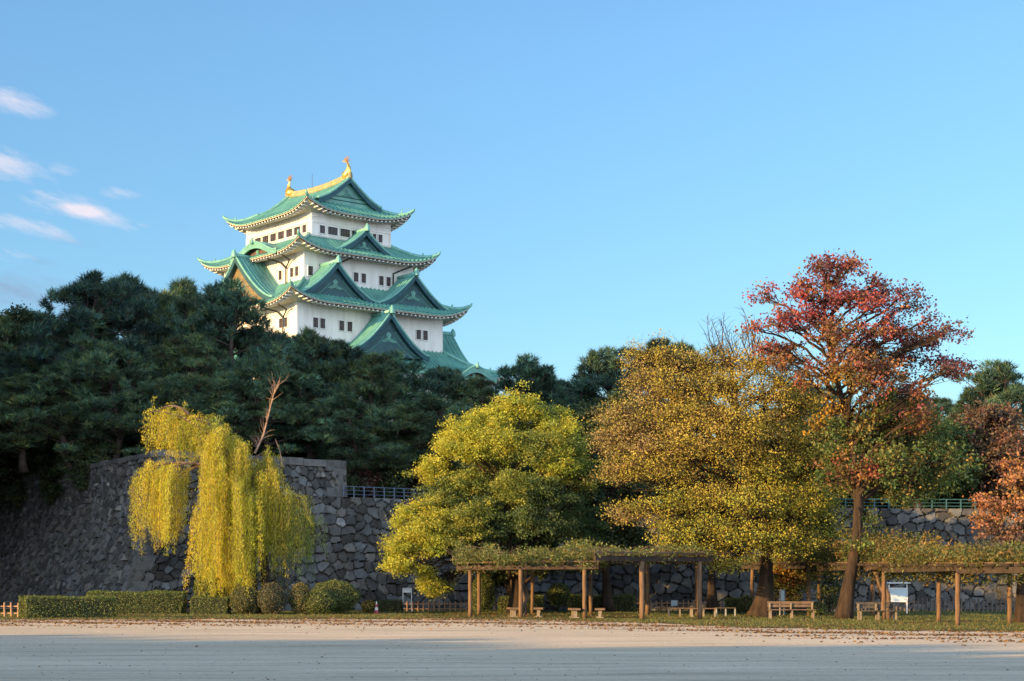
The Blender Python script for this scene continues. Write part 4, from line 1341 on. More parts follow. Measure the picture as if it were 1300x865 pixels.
# ---- weeping willow
def willow():
    d = 94.0
    r = np.random.default_rng(5)
    base = np.array(at(318, 779, d)); base[2] = 0
    t = empty('willow_tree', base, label='yellow weeping willow with curtains of hanging leaves in front of the bastion', cat='willow tree')
    tb, lb, cb = MB(), MB(), MB()
    def P(px, py, dd=0.0): return at(px, py, d) + np.array([0, dd, 0])
    fork = P(316, 690)
    tb.tube([base, P(318, 750), P(317, 715), fork, P(305, 640), P(290, 590), P(275, 560)], [.55, .40, .36, .33, .28, .2, .12], 11)
    tb.tube([base + [.55, .2, 0], P(338, 745), P(336, 715), P(330, 680), P(338, 640, .5)], [.34, .26, .22, .2, .13], 9)
    tb.build('trunk', M['bark'], t, smooth=True, loc=base)
    # crown arcs: (start, end px, end depth offset, hang length px range, count, colour set)
    arcs = [
        ((275, 560), (190, 524), -.6, (22, 48), 9, 0), ((275, 556), (222, 524), .4, (26, 55), 11, 0), ((240, 526), (200, 522), 0, (22, 50), 6, 0), ((275, 560), (256, 532), -.3, (20, 42), 7, 1),
        ((275, 598), (179, 600), -.4, (55, 92), 11, 0), ((275, 598), (196, 597), .9, (55, 98), 11, 0), ((275, 598), (214, 600), -1.1, (45, 95), 9, 0), ((275, 598), (228, 604), .2, (40, 80), 5, 0), 
        ((290, 580), (277, 552), -1.6, (60, 190), 12, 0), ((290, 580), (285, 545), -.8, (60, 190), 12, 1), ((290, 575), (300, 552), .6, (60, 190), 12, 0), ((295, 590), (318, 570), -1.5, (60, 180), 12, 1),
        ((300, 600), (274, 600), -2.2, (110, 160), 12, 0), ((300, 620), (285, 620), -2.4, (90, 140), 12, 0), ((300, 620), (310, 615), -2.5, (80, 140), 12, 0), ((305, 630), (330, 640), -2.2, (70, 115), 10, 0),
        ((300, 600), (335, 590), .3, (60, 130), 12, 1), ((310, 620), (355, 600), -1.0, (50, 120), 13, 1), ((315, 630), (380, 630), -.6, (45, 95), 13, 1), ((318, 640), (396, 652), .2, (30, 75), 12, 2), ((310, 630), (352, 628), 1.4, (60, 110), 10, 2), ((300, 610), (345, 575), -.4, (50, 110), 10, 1),
        ((300, 640), (258, 655), -1.6, (70, 105), 12, 0), ((300, 650), (290, 665), -2.6, (60, 95), 10, 0), ((300, 655), (318, 668), -2.6, (50, 85), 9, 0),
        ((300, 600), (280, 575), 2.0, (60, 170), 10, 1), ((310, 610), (330, 600), 2.4, (60, 130), 9, 2), ((285, 560), (272, 530), .2, (30, 60), 6, 2)]
    pals = [([(.54, .56, .055), (.60, .57, .05), (.42, .50, .055), (.58, .47, .045)], [4, 3, 2, 1.2]),
            ([(.52, .50, .055), (.40, .44, .055), (.60, .52, .05)], [3, 2, 2]),
            ([(.27, .38, .07), (.34, .44, .07), (.20, .30, .07), (.46, .50, .06)], [4, 3, 2, 1])]
    for (a, b, dd, hl, cnt, pi) in arcs:
        A = P(*a, dd * .3); B = P(*b, dd)
        ctrl = (A + B) / 2 + np.array([0, 0, .55 + .1 * np.linalg.norm(B - A)])
        arc = bez(A, ctrl, B, 12)
        lb.tube(arc, np.linspace(.10, .025, 12), 5, cap=False)
        for k in range(int(cnt * 3.5)):
            f = r.uniform(.72 if b[0] < 250 and b[1] > 580 else .3, 1.0)
            p = np.array([np.interp(f * 11, np.arange(12), arc[:, q]) for q in range(3)]) + r.normal(size=3) * [.24, .45, .24] + [0, 0, -.35 * r.uniform() ** 2]
            Ln = (hl[0] * .6 + (hl[1] * 1.08 - hl[0] * .6) * r.beta(2.0, 1.5)) * d / F
            n = max(6, int(Ln / .05))
            s_ = np.linspace(0, 1, n)
            out = (p - base)[:2]; out = out / (np.linalg.norm(out) + .1)
            arch = .35 * r.uniform(.3, 1)
            sway = r.normal(size=2) * .22
            pts = np.stack([p[0] + out[0] * arch * np.minimum(1, s_ * 4) ** .7 + sway[0] * s_, p[1] + out[1] * arch * np.minimum(1, s_ * 4) ** .7 + sway[1] * s_, p[2] + .16 * np.sin(np.minimum(s_ * 5, 3.14)) - Ln * s_], 1)
            lb.tube(pts[::max(1, n // 5)], .009, 3, cap=False)
            pc = palette(1, *pals[pi], var=.16, r=r)[0]
            m = n * 3
            ii = r.integers(0, n, m)
            lp = pts[ii] + r.normal(size=(m, 3)) * [.09, .09, .04]
            col = pc * r.lognormal(0, .10, m)[:, None]
            leaves(cb, lp, .15, .024, col, up=.1, direction=np.array([0, 0, -1.0]) + 0 * lp + r.normal(size=(m, 3)) * .35, r=r)
    lb.build('branches', M['bark_grey'], t, loc=base)
    cb.build('crown', M['willow'], t, tint=True, loc=base)
    # bare dead leader standing out of the crown
    db = MB()
    q = [P(322, 575, .4), P(333, 552, .4), P(340, 525, .4), P(346, 500, .4), P(350, 488, .4)]
    db.tube(q, [.07, .055, .04, .025, .012], 6)
    A_, B_ = [], []
    for _ in range(44):
        f = r.uniform(.25, 3.9); k = int(f)
        a = np.array(q[k]) * (1 - (f - k)) + np.array(q[k + 1]) * (f - k)
        A_.append(a); B_.append(a + np.array([r.normal() * .30, r.normal() * .3, r.uniform(.1, 1.0)]))
    twigs(db, A_, B_, .015, .004, 0.05, r)
    db.tube([P(356, 590, .8), P(353, 572, .8), P(347, 556, .8)], [.05, .03, .012], 5)
    db.build('dead_branch', M['bark_dead'], t, loc=base)
    for o in t.children: o.location = (0, 0, 0)
willow()

# ---- camphor tree, yellow green, in the middle
def camphor():
    d = 94.0
    base = np.array(at(655, 780, d)); base[2] = 0
    P = lambda px, py, dd=0: at(px, py, d) + np.array([0, dd, 0])
    trunk = [base, P(655, 740), P(650, 705), P(645, 660), P(640, 620), P(648, 570), P(660, 535)]
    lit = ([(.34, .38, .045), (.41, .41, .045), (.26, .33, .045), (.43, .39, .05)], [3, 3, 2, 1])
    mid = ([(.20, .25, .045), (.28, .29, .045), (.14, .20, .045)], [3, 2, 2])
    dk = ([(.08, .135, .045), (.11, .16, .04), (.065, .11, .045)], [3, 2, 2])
    C = []
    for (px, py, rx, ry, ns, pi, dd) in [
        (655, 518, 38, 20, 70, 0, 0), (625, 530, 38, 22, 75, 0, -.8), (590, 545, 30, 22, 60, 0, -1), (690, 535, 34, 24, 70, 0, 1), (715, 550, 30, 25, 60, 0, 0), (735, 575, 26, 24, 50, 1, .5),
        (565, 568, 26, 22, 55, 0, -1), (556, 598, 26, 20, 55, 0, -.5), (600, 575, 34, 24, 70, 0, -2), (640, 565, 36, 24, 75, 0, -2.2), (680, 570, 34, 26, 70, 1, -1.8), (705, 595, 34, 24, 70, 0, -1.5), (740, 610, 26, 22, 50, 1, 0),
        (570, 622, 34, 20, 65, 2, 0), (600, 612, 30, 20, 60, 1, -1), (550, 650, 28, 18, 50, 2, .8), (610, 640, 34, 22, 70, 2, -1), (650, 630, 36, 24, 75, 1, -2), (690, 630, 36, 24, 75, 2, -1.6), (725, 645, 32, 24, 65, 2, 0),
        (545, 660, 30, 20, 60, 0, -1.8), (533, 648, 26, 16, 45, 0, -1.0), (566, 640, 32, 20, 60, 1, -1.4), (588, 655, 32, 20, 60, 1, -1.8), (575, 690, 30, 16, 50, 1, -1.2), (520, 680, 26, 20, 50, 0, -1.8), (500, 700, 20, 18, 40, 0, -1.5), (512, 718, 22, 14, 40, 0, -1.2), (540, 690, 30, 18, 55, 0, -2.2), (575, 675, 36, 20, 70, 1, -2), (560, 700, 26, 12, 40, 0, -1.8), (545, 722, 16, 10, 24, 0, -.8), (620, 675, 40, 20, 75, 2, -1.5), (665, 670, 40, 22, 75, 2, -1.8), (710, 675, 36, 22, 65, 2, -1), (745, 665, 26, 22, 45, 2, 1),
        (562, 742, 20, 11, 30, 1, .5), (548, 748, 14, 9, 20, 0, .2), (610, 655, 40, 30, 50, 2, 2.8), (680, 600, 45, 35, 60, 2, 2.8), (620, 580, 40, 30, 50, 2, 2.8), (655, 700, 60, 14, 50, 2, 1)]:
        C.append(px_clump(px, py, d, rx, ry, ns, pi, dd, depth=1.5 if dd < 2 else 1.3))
    rc_ = np.random.default_rng(44)
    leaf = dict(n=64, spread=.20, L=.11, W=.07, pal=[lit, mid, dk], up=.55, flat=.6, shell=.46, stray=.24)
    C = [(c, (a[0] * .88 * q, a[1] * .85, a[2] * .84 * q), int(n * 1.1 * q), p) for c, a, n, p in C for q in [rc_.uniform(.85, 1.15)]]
    C = [(c + rc_.normal(size=3) * [.14, .25, .14], a, n, p) for c, a, n, p in C]
    tree('camphor_tree', base, trunk, .36, C, leaf, M['bark'], M['leaf'], 'round yellow green camphor tree lit from the left behind the low pergola', 'tree', seed=3, limb_r=.2, min_z=2.4)
camphor()

# ---- yellow brown zelkova
def zelkova():
    d = 85.0
    base = np.array(at(967, 783, d)); base[2] = 0
    P = lambda px, py, dd=0: at(px, py, d) + np.array([0, dd, 0])
    trunk = [base, P(972, 745), P(974, 700), P(970, 650), P(955, 600), P(940, 545), P(930, 480), P(925, 445)]
    top = ([(.40, .33, .055), (.31, .285, .055), (.38, .26, .10), (.45, .38, .05)], [3, 3, 1.2, 2])
    brown = ([(.36, .26, .12), (.33, .28, .09), (.38, .34, .07)], [3, 3, 2])
    low = ([(.43, .40, .05), (.32, .35, .05), (.50, .41, .05), (.22, .27, .05)], [3, 3, 2, 2])
    C = []
    r = np.random.default_rng(4)
    for (px, py, rx, ry, ns, pi, dd) in [
        (835, 468, 42, 20, 60, 0, 0), (880, 464, 44, 18, 65, 0, 1), (930, 460, 40, 18, 60, 0, 0), (965, 470, 40, 24, 60, 0, -1), (1000, 490, 36, 24, 55, 0, 0), (815, 495, 34, 24, 55, 1, -.5), (860, 490, 44, 24, 65, 0, -2), (910, 490, 46, 26, 70, 0, -2), (955, 505, 44, 26, 70, 0, -2.4), (1005, 525, 40, 26, 60, 0, -1), (1030, 555, 28, 26, 40, 2, 0),
        (800, 530, 40, 24, 60, 1, 0), (845, 530, 44, 24, 65, 0, -2), (895, 535, 46, 26, 70, 0, -3), (945, 550, 44, 26, 70, 0, -3), (990, 560, 44, 26, 65, 0, -2),
        (785, 562, 36, 20, 50, 1, 0), (825, 568, 44, 22, 60, 1, -1.5), (870, 578, 44, 22, 60, 0, -3), (920, 585, 44, 24, 60, 0, -3.2), (975, 595, 46, 26, 65, 2, -2.6), (1020, 600, 36, 26, 50, 0, -1), (1000, 630, 44, 24, 60, 2, -2),
        (778, 595, 30, 16, 36, 1, .5), (815, 605, 40, 16, 46, 0, -1), (850, 612, 36, 16, 42, 0, -2), (785, 655, 34, 12, 36, 1, -1), (820, 648, 36, 14, 40, 2, -1.6), (860, 640, 36, 16, 46, 2, -2.4), (900, 628, 40, 18, 50, 0, -3), (945, 640, 44, 22, 60, 2, -3), (995, 660, 44, 22, 60, 2, -2), (1035, 660, 36, 22, 46, 2, 0), (1050, 640, 20, 18, 24, 2, .5),
        (850, 675, 34, 14, 36, 2, -1.6), (885, 668, 40, 18, 48, 2, -2.6), (930, 680, 46, 20, 60, 2, -3.2), (980, 690, 44, 18, 55, 2, -2.6), (1020, 690, 36, 16, 40, 2, -1), (895, 700, 34, 12, 36, 2, -2), (860, 698, 24, 8, 20, 2, -1.5), (915, 712, 20, 9, 18, 2, -2), (905, 724, 9, 8, 10, 2, -2),
        (880, 520, 50, 40, 46, 0, 2.6), (960, 530, 50, 40, 46, 0, 2.6), (930, 620, 70, 50, 80, 2, 2.6), (830, 540, 50, 40, 55, 1, 2.6), (1010, 610, 40, 60, 50, 2, 2.2)]:
        C.append(px_clump(px, py, d, rx, ry, int(ns * 1.35), pi, dd, depth=1.5))
    def extra(tb, lb, cb, r):      # bare twigs above the crown
        for _ in range(34):
            a = P(r.uniform(905, 990), r.uniform(440, 470), r.uniform(-1, 2))
            b = a + np.array([r.normal() * .5, r.normal() * .3, r.uniform(.8, 2.0)])
            lb.tube(bez(a, (a + b) / 2 + r.normal(size=3) * .15, b, 5), [.03, .025, .02, .015, .008], 4, cap=False)
            A_ = [a + (b - a) * q for q in r.uniform(.3, .95, 7)]
            twigs(lb, A_, [x + np.array([r.normal() * .3, r.normal() * .2, r.uniform(.1, .6)]) for x in A_], .012, .005, 0, r)
    leaf = dict(n=32, spread=.27, L=.10, W=.066, pal=[top, brown, low], up=.35, flat=.55, fine=4, stray=.22, shell=.42)
    C = [(c, (a[0] * q, a[1] * q, a[2] * q), int(n * q * .82), p) for c, a, n, p in C for q in [r.uniform(.78, 1.08)]]
    C = [(c + r.normal(size=3) * [.2, .3, .2], a, n, p) for c, a, n, p in C]
    tree('zelkova_tree', base, trunk, .40, C, leaf, M['bark'], M['leaf'], 'wide yellow brown autumn tree with a flared trunk between the pergolas', 'tree', seed=5, flare=2.0, limb_r=.17, drop=.55, extra=extra, min_z=3.4)
zelkova()

# ---- tall tree turning red
def red_tree():
    d = 79.0
    base = np.array(at(1071, 786, d)); base[2] = 0
    P = lambda px, py, dd=0: at(px, py, d) + np.array([0, dd, 0])
    trunk = [base, P(1078, 740), P(1088, 690), P(1090, 640), P(1086, 595), P(1078, 545), P(1066, 495), P(1052, 440), P(1046, 385), P(1050, 345)]
    red = ([(.33, .065, .075), (.25, .06, .08), (.36, .09, .06), (.18, .065, .07), (.36, .15, .055)], [4, 3, 3, 2, 1])
    rust = ([(.25, .11, .045), (.24, .07, .05), (.16, .12, .04), (.28, .15, .04)], [3, 2, 2, 2])
    pur = ([(.14, .05, .065), (.18, .05, .06), (.11, .07, .055)], [3, 2, 2])
    grn = ([(.07, .13, .035), (.10, .15, .035), (.15, .15, .035), (.24, .16, .04)], [4, 3, 2, 1])
    yel = ([(.36, .22, .025), (.28, .17, .03)], [2, 1])
    C = []
    for (px, py, rx, ry, ns, pi, dd) in [
        (1062, 333, 26, 7, 24, 0, 0), (1035, 345, 16, 8, 14, 2, 0), (1092, 340, 18, 8, 18, 0, .4), (1050, 358, 26, 9, 24, 0, -.4), (1085, 365, 24, 10, 22, 0, .5), (1110, 370, 16, 9, 14, 2, 0), (1020, 365, 18, 8, 15, 0, 0),
        (1010, 385, 22, 9, 20, 0, -.4), (1045, 385, 26, 11, 28, 0, -.8), (1080, 392, 26, 11, 26, 0, .4), (1115, 395, 24, 10, 24, 0, 0), (1140, 385, 16, 8, 12, 2, 0), (985, 398, 16, 8, 13, 0, 0), (1150, 405, 18, 9, 16, 2, .2),
        (1000, 412, 24, 10, 24, 0, -.4), (1030, 412, 26, 12, 32, 0, -1), (1062, 415, 26, 12, 28, 1, -1), (1098, 420, 26, 12, 28, 0, -.5), (1130, 425, 26, 12, 26, 0, .2), (1160, 430, 20, 10, 16, 2, 0), (1175, 418, 10, 7, 7, 2, 0),
        (1005, 438, 22, 10, 20, 0, 0), (1045, 440, 30, 13, 36, 1, -1.2), (1085, 445, 32, 14, 40, 1, -1.2), (1125, 452, 30, 13, 34, 1, -.6), (1160, 455, 26, 12, 24, 2, 0), (1195, 445, 22, 10, 18, 2, .3), (1220, 455, 18, 8, 13, 2, .3), (1190, 468, 24, 9, 18, 2, 0), (980, 440, 12, 8, 8, 0, 0),
        (1070, 470, 34, 14, 40, 1, -1.4), (1110, 478, 32, 14, 38, 1, -1), (1040, 472, 26, 12, 24, 1, -.6), (1145, 480, 26, 12, 24, 2, 0), (1215, 472, 16, 8, 10, 2, 0),
        (1060, 500, 26, 10, 24, 4, -1.6), (1085, 495, 24, 11, 24, 1, -1.6), (1120, 510, 34, 18, 40, 3, -.6), (1145, 500, 20, 12, 18, 1, -1.4), (1050, 520, 20, 10, 16, 4, -1), (1040, 535, 14, 9, 12, 4, -.6), (1160, 515, 24, 14, 24, 3, .2), (1155, 535, 18, 9, 16, 1, -1.6), (1172, 540, 14, 8, 12, 1, -1.2),
        (1110, 550, 40, 20, 46, 3, 0), (1150, 570, 40, 20, 46, 3, .3), (1190, 580, 34, 20, 38, 3, 0), (1055, 565, 26, 18, 24, 3, .4), (1075, 590, 24, 16, 22, 1, -.6), (1120, 595, 36, 18, 38, 3, -.4), (1165, 605, 36, 18, 38, 3, .2), (1100, 610, 20, 10, 16, 1, -1), (1155, 622, 26, 10, 20, 3, 0), (1060, 610, 16, 12, 14, 3, 0), (1205, 610, 22, 16, 20, 3, .4), (1125, 360, 18, 9, 15, 0, .2), (1158, 390, 18, 9, 13, 2, 0), (1180, 436, 18, 9, 12, 2, .2), (992, 374, 16, 8, 12, 0, 0), (972, 416, 15, 8, 10, 0, 0), (998, 462, 24, 10, 18, 1, 0), (1018, 484, 22, 10, 16, 1, -.4), (1140, 530, 40, 22, 40, 3, .4), (1185, 548, 30, 18, 26, 3, .6), (1100, 528, 30, 18, 26, 1, .3), (1062, 545, 22, 16, 18, 3, .5), (1130, 560, 30, 16, 26, 1, .8), (1105, 655, 10, 7, 8, 3, -.5), (1093, 690, 8, 6, 6, 3, -.3)]:
        C.append(px_clump(px, py, d, rx, ry, ns, pi, dd * 1.3, depth=1.1))
    leaf = dict(n=20, spread=.19, L=.15, W=.10, pal=[red, rust, pur, grn, yel], up=.35, flat=.7, fine=2, shell=.5, swap=.22)
    rr_ = np.random.default_rng(8)
    C = [(c + np.array([rr_.normal() * .25, rr_.normal() * .8, rr_.normal() * .25]), (a[0] * 1.15, a[1] * 1.2, a[2] * 1.35), int(n * (1.5 if p == 3 else 1.0)), p) for c, a, n, p in C]
    tree('red_leaved_tree', base, trunk, .31, C, leaf, M['bark'], M['leaf'], 'tallest tree, crimson at the top and green below, with a bare leaning trunk', 'tree', seed=6, flare=1.5, limb_r=.15, drop=.6, min_z=5.2)
red_tree()

# ---- smaller autumn trees
def small_tree(name, base_px, d, trunk_px, clumps, pal, label, r0=.14, leafk=None, mb='bark', seed=9, group=None):
    base = np.array(at(base_px[0], base_px[1], d)); base[2] = 0
    trunk = [base] + [at(a, b, d) for a, b in trunk_px]
    C = [px_clump(px, py, d, rx, ry, ns, pi, dd, depth=.9) for (px, py, rx, ry, ns, pi, dd) in clumps]
    leaf = dict(n=14, spread=.2, L=.15, W=.10, pal=pal, up=.35, flat=.55, fine=1)
    leaf.update(leafk or {})
    tree(name, base, trunk, r0, C, leaf, M[mb], M['leaf'], label, 'tree', group, seed=seed)
org = ([(.40, .19, .08), (.36, .15, .08), (.42, .27, .09), (.28, .14, .09)], [3, 2, 2, 2])
pnk = ([(.22, .10, .07), (.17, .09, .065), (.13, .09, .05)], [3, 2, 2])
small_tree('cherry_tree', (1297, 792), 72, [(1296, 750), (1300, 710), (1306, 660), (1312, 610)],
           [(1285, 612, 24, 10, 26, 0, -.4), (1262, 640, 24, 10, 26, 0, -.4), (1290, 650, 26, 14, 34, 0, -.6), (1255, 660, 22, 9, 20, 0, 0), (1285, 675, 26, 12, 30, 1, -.3), (1262, 678, 20, 8, 16, 1, 0), (1310, 640, 30, 20, 40, 0, 0), (1320, 600, 40, 20, 50, 0, 0), (1330, 560, 40, 25, 50, 1, 0), (1340, 650, 40, 25, 50, 0, 0), (1290, 590, 22, 10, 18, 0, .3), (1248, 632, 12, 7, 8, 0, 0)],
           [org, pnk], 'orange pink cherry tree reaching in from the right edge', r0=.26, seed=11)
yo = ([(.34, .24, .03), (.28, .22, .03), (.40, .18, .03)], [3, 2, 1])
og = ([(.40, .15, .03), (.24, .15, .03), (.15, .15, .03)], [2, 2, 2])
small_tree('maple_tree', (1003, 776), 92, [(1003, 755), (1000, 730), (998, 712)],
           [(997, 712, 14, 9, 24, 0, 0), (1005, 722, 15, 9, 24, 0, -.3), (990, 725, 11, 9, 16, 1, 0), (1003, 738, 18, 9, 26, 1, 0), (1012, 748, 14, 9, 18, 2, 0), (990, 748, 14, 8, 16, 2, .2), (1002, 758, 15, 7, 22, 0, -.2), (1020, 735, 9, 7, 10, 2, 0)],
           [yo, og, ([(.12, .14, .03), (.18, .15, .03)], [1, 1])], 'small yellow and orange maple behind the notice board under the pergola', r0=.09, seed=12)
dgr = ([(.045, .075, .035), (.06, .09, .03)], [1, 1])
small_tree('evergreen_shrub', (1053, 775), 97, [(1053, 758), (1053, 735)],
           [(1053, 735, 14, 12, 26, 0, 0), (1046, 750, 12, 12, 20, 0, 0), (1062, 750, 12, 12, 20, 0, 0), (1054, 765, 15, 9, 24, 0, 0)], [dgr], 'dark green upright shrub behind the pergola beside the leaning red tree trunk', r0=.07, seed=13)

# ------------------------------------------------------------------ hedges and clipped shrubs
def leafy_surface(mb, pts, nrm, L, W_, pal, r, depth=.12):
    n = len(pts)
    p = pts - nrm * (r.uniform(0, 1, n) ** 2 * depth)[:, None] + r.normal(size=(n, 3)) * .02
    col = palette(n, *pal, r=r)
    d = unit(nrm * .5 + rand_dirs(n, r))
    nn = unit(nrm * .8 + rand_dirs(n, r))
    t = unit(d - (d * nn).sum(1)[:, None] * nn); b = np.cross(nn, t)
    l = (L * r.uniform(.6, 1.3, n))[:, None]; w = (W_ * r.uniform(.6, 1.3, n))[:, None]
    v = np.stack([p - t * l * .5, p + b * w * .5, p + t * l * .5, p - b * w * .5], 1)
    mb.add(v.reshape(-1, 3), np.arange(n * 4).reshape(n, 4), col=np.repeat(col, 4, 0))
HG = ([(.085, .12, .03), (.10, .135, .033), (.07, .10, .028), (.14, .15, .036)], [3, 3, 2, 1])
HY = ([(.16, .15, .03), (.10, .12, .03), (.07, .09, .03)], [2, 2, 2])
def hedge(c, size, label, rz=0.0, pal=HG, seed=0, group=None, dens=420, name='clipped_hedge', cat='hedge'):
    """clipped box hedge: woody core plus several layers of leaves"""
    r = np.random.default_rng(seed + 900)
    x, y, z = size
    t = empty(name, (c[0], c[1], 0), rz, label=label, cat=cat, group=group)
    mb = MB()
    def wob(p):
        k = np.array([.11, .11, .09]); q = p * 1.0
        s_ = np.sin(q[:, 0] * 2.1 + c[0]) + np.sin(q[:, 0] * 4.3 + q[:, 2] * 3) * .6 + np.sin(q[:, 1] * 3.1)
        return p * (1 + 0.03 * s_[:, None])
    for ax, sg, a, b in ((2, 1, x, y), (1, -1, x, z), (1, 1, x, z), (0, -1, y, z), (0, 1, y, z)):
        n = int(a * b * dens)
        u = r.uniform(-.5, .5, n); v = r.uniform(-.5, .5, n)
        if ax == 2: p = np.stack([u * x, v * y, 0 * u + z], 1); nn = np.tile([0, 0, 1.], (n, 1))
        elif ax == 1: p = np.stack([u * x, 0 * u + sg * y / 2, (v + .5) * z], 1); nn = np.tile([0, sg * 1., 0], (n, 1))
        else: p = np.stack([0 * u + sg * x / 2, u * y, (v + .5) * z], 1); nn = np.tile([sg * 1., 0, 0], (n, 1))
        # round the arrises a little
        e = np.clip((p[:, 2] - z + .18) / .18, 0, 1) ** 2
        p[:, 0] *= 1 - .10 * e * min(1, 1 / x); p[:, 1] *= 1 - .14 * e
        leafy_surface(mb, wob(p), nn, .075, .05, pal, r, .14)
    mb.build('foliage', M['hedge'], t, tint=True)
    cb = MB()
    cb.box((0, 0, z * .46), (x * .93, y * .8, z * .86))
    A_ = np.stack([r.uniform(-.45, .45, 60) * x, r.uniform(-.4, .4, 60) * y, np.zeros(60)], 1)
    twigs(cb, A_, A_ + [0, 0, z * .7], .02, .01, 0, r)
    cb.build('inner_branches', M['hedge_core'], t)
    return t
M['hedge_core'] = mat('hedge_inside', (0.035, 0.04, 0.018), (0.018, 0.02, 0.01), 0.95, 8.0)
def ball(c, rad, label, pal=HG, seed=0, stem=0.0, group=None, name='clipped_shrub', cat='shrub', dens=620, L=.08):
    r = np.random.default_rng(seed + 700)
    t = empty(name, (c[0], c[1], 0), label=label, cat=cat, group=group)
    rx, ry, rz_ = rad
    n = int(4 * math.pi * (rx * ry * rz_) ** (2 / 3) * dens)
    d = rand_dirs(n, r)
    lump = 1 + .06 * np.sin(d[:, 0] * 7 + seed) * np.sin(d[:, 2] * 6 + 1) + .04 * np.sin(d[:, 1] * 11)
    p = d * np.array(rad) * lump[:, None] + [0, 0, stem + rz_]
    keep_ = p[:, 2] > 0.02
    mb = MB()
    leafy_surface(mb, p[keep_], unit(d / np.array(rad))[keep_], L, L * .62, pal, r, .2)
    mb.build('foliage', M['hedge'], t, tint=True)
    cb = MB()
    th = np.linspace(0.02, math.pi - .02, 9); ph_ = np.linspace(0, 2 * math.pi, 15)
    G = np.stack([np.sin(th)[:, None] * np.cos(ph_)[None] * rx * .86, np.sin(th)[:, None] * np.sin(ph_)[None] * ry * .86, np.cos(th)[:, None] * rz_ * .86 + 0 * ph_[None] + stem + rz_], -1)
    cb.grid(G)
    if stem > 0: cb.tube([(0, 0, 0), (0, 0, stem + rz_)], .06, 7)
    cb.build('inner_branches', M['hedge_core'], t)
    return t
def gp(px, d): return ((px - 650) / F * d, d)
def hz(py, d): return EYE + (742 - py) / F * d
# left hedges
x0, x1 = gp(24, 81)[0], gp(142, 81)[0]
hedge(((x0 + x1) / 2, 81.6), (x1 - x0, 1.5, hz(758, 81)), 'square clipped hedge nearest the left edge, its end lit yellow', rz=.42, seed=1)
x0, x1 = gp(106, 92)[0], gp(232, 92)[0]
hedge(((x0 + x1) / 2, 92.6), (x1 - x0, 1.7, hz(752, 92)), 'longer clipped hedge set behind the square hedge at the left', rz=.10, seed=2)
x0, x1 = gp(241, 91)[0], gp(290, 91)[0]
hedge(((x0 + x1) / 2, 91.5), (x1 - x0, 1.1, hz(758, 91)), 'low clipped hedge box in front of the ball shaped shrub', seed=3)
SB = 'shrubs around the foot of the willow'
ball(gp(268, 93), (.95, .9, .82), 'ball shaped clipped shrub under the left of the willow', stem=.55, seed=4)
bp = ([(.06, .08, .03), (.10, .10, .03), (.16, .13, .04), (.05, .06, .03)], [3, 2, 1, 1])
ball(gp(312, 91), (.85, .8, .75), 'loose dark shrub at the left side of the willow trunk', pal=bp, seed=5)
ball(gp(345, 90.5), (.75, .7, .85), 'brownish green shrub in front of the willow trunk', pal=([(.075, .08, .045), (.06, .07, .035), (.11, .09, .055)], [1, 1, 1]), seed=6)
ball(gp(381, 91), (.62, .6, .85), 'shrub with yellowing leaves right of the willow trunk', pal=([(.17, .14, .045), (.09, .11, .03), (.20, .12, .05)], [1, 3, 1]), seed=7)
ball(gp(424, 93), (1.35, 1.1, .90), 'largest rounded shrub right of the willow, dark green', seed=8)
ball(gp(405, 91), (.9, .8, .62), 'low rounded shrub in front of the largest rounded shrub', seed=9)
ball(gp(469, 95), (.45, .4, .36), 'small yellow leaved shrub beside the striped cone', pal=([(.38, .26, .03), (.28, .20, .03)], [1, 1]), seed=10)
x0, x1 = gp(478, 98)[0], gp(511, 98)[0]
hedge(((x0 + x1) / 2, 98), (x1 - x0, .8, hz(762, 98)), 'small dark hedge between the striped cone and the picket fence', pal=bp, seed=11)
ball(gp(612, 93.5), (.72, .7, 1.05), 'tall egg shaped dark shrub beside the end post of the low pergola', seed=12)
ball(gp(709, 97), (.68, .65, .66), 'ball shaped shrub on a short stem behind the low pergola', stem=.35, seed=13)
x0, x1 = gp(722, 100)[0], gp(806, 100)[0]
hedge(((x0 + x1) / 2, 100), (x1 - x0, 1.0, hz(756, 100)), 'dark hedge behind the benches of the low pergola', seed=14)
x0, x1 = gp(632, 99)[0], gp(690, 99)[0]
hedge(((x0 + x1) / 2, 99.6), (x1 - x0, 1.0, hz(757, 99)), 'dark hedge behind the wisteria trunk', seed=15)
x0, x1 = gp(921, 97)[0], gp(942, 97)[0]
hedge(((x0 + x1) / 2, 97), (x1 - x0, 1.0, hz(760, 97)), 'short dark hedge left of the flared tree trunk', seed=16)
ball(gp(947, 96), (.45, .4, .5), 'small sunlit shrub at the end of the short dark hedge', pal=HY, seed=17)
x0, x1 = gp(992, 96)[0], gp(1012, 96)[0]
hedge(((x0 + x1) / 2, 96), (x1 - x0, .8, hz(762, 96)), 'short hedge behind the two legged notice board', seed=18)
ball(gp(1037, 86), (.50, .45, .38), 'low dark mound of clipped shrub between the two big tree trunks', seed=19)

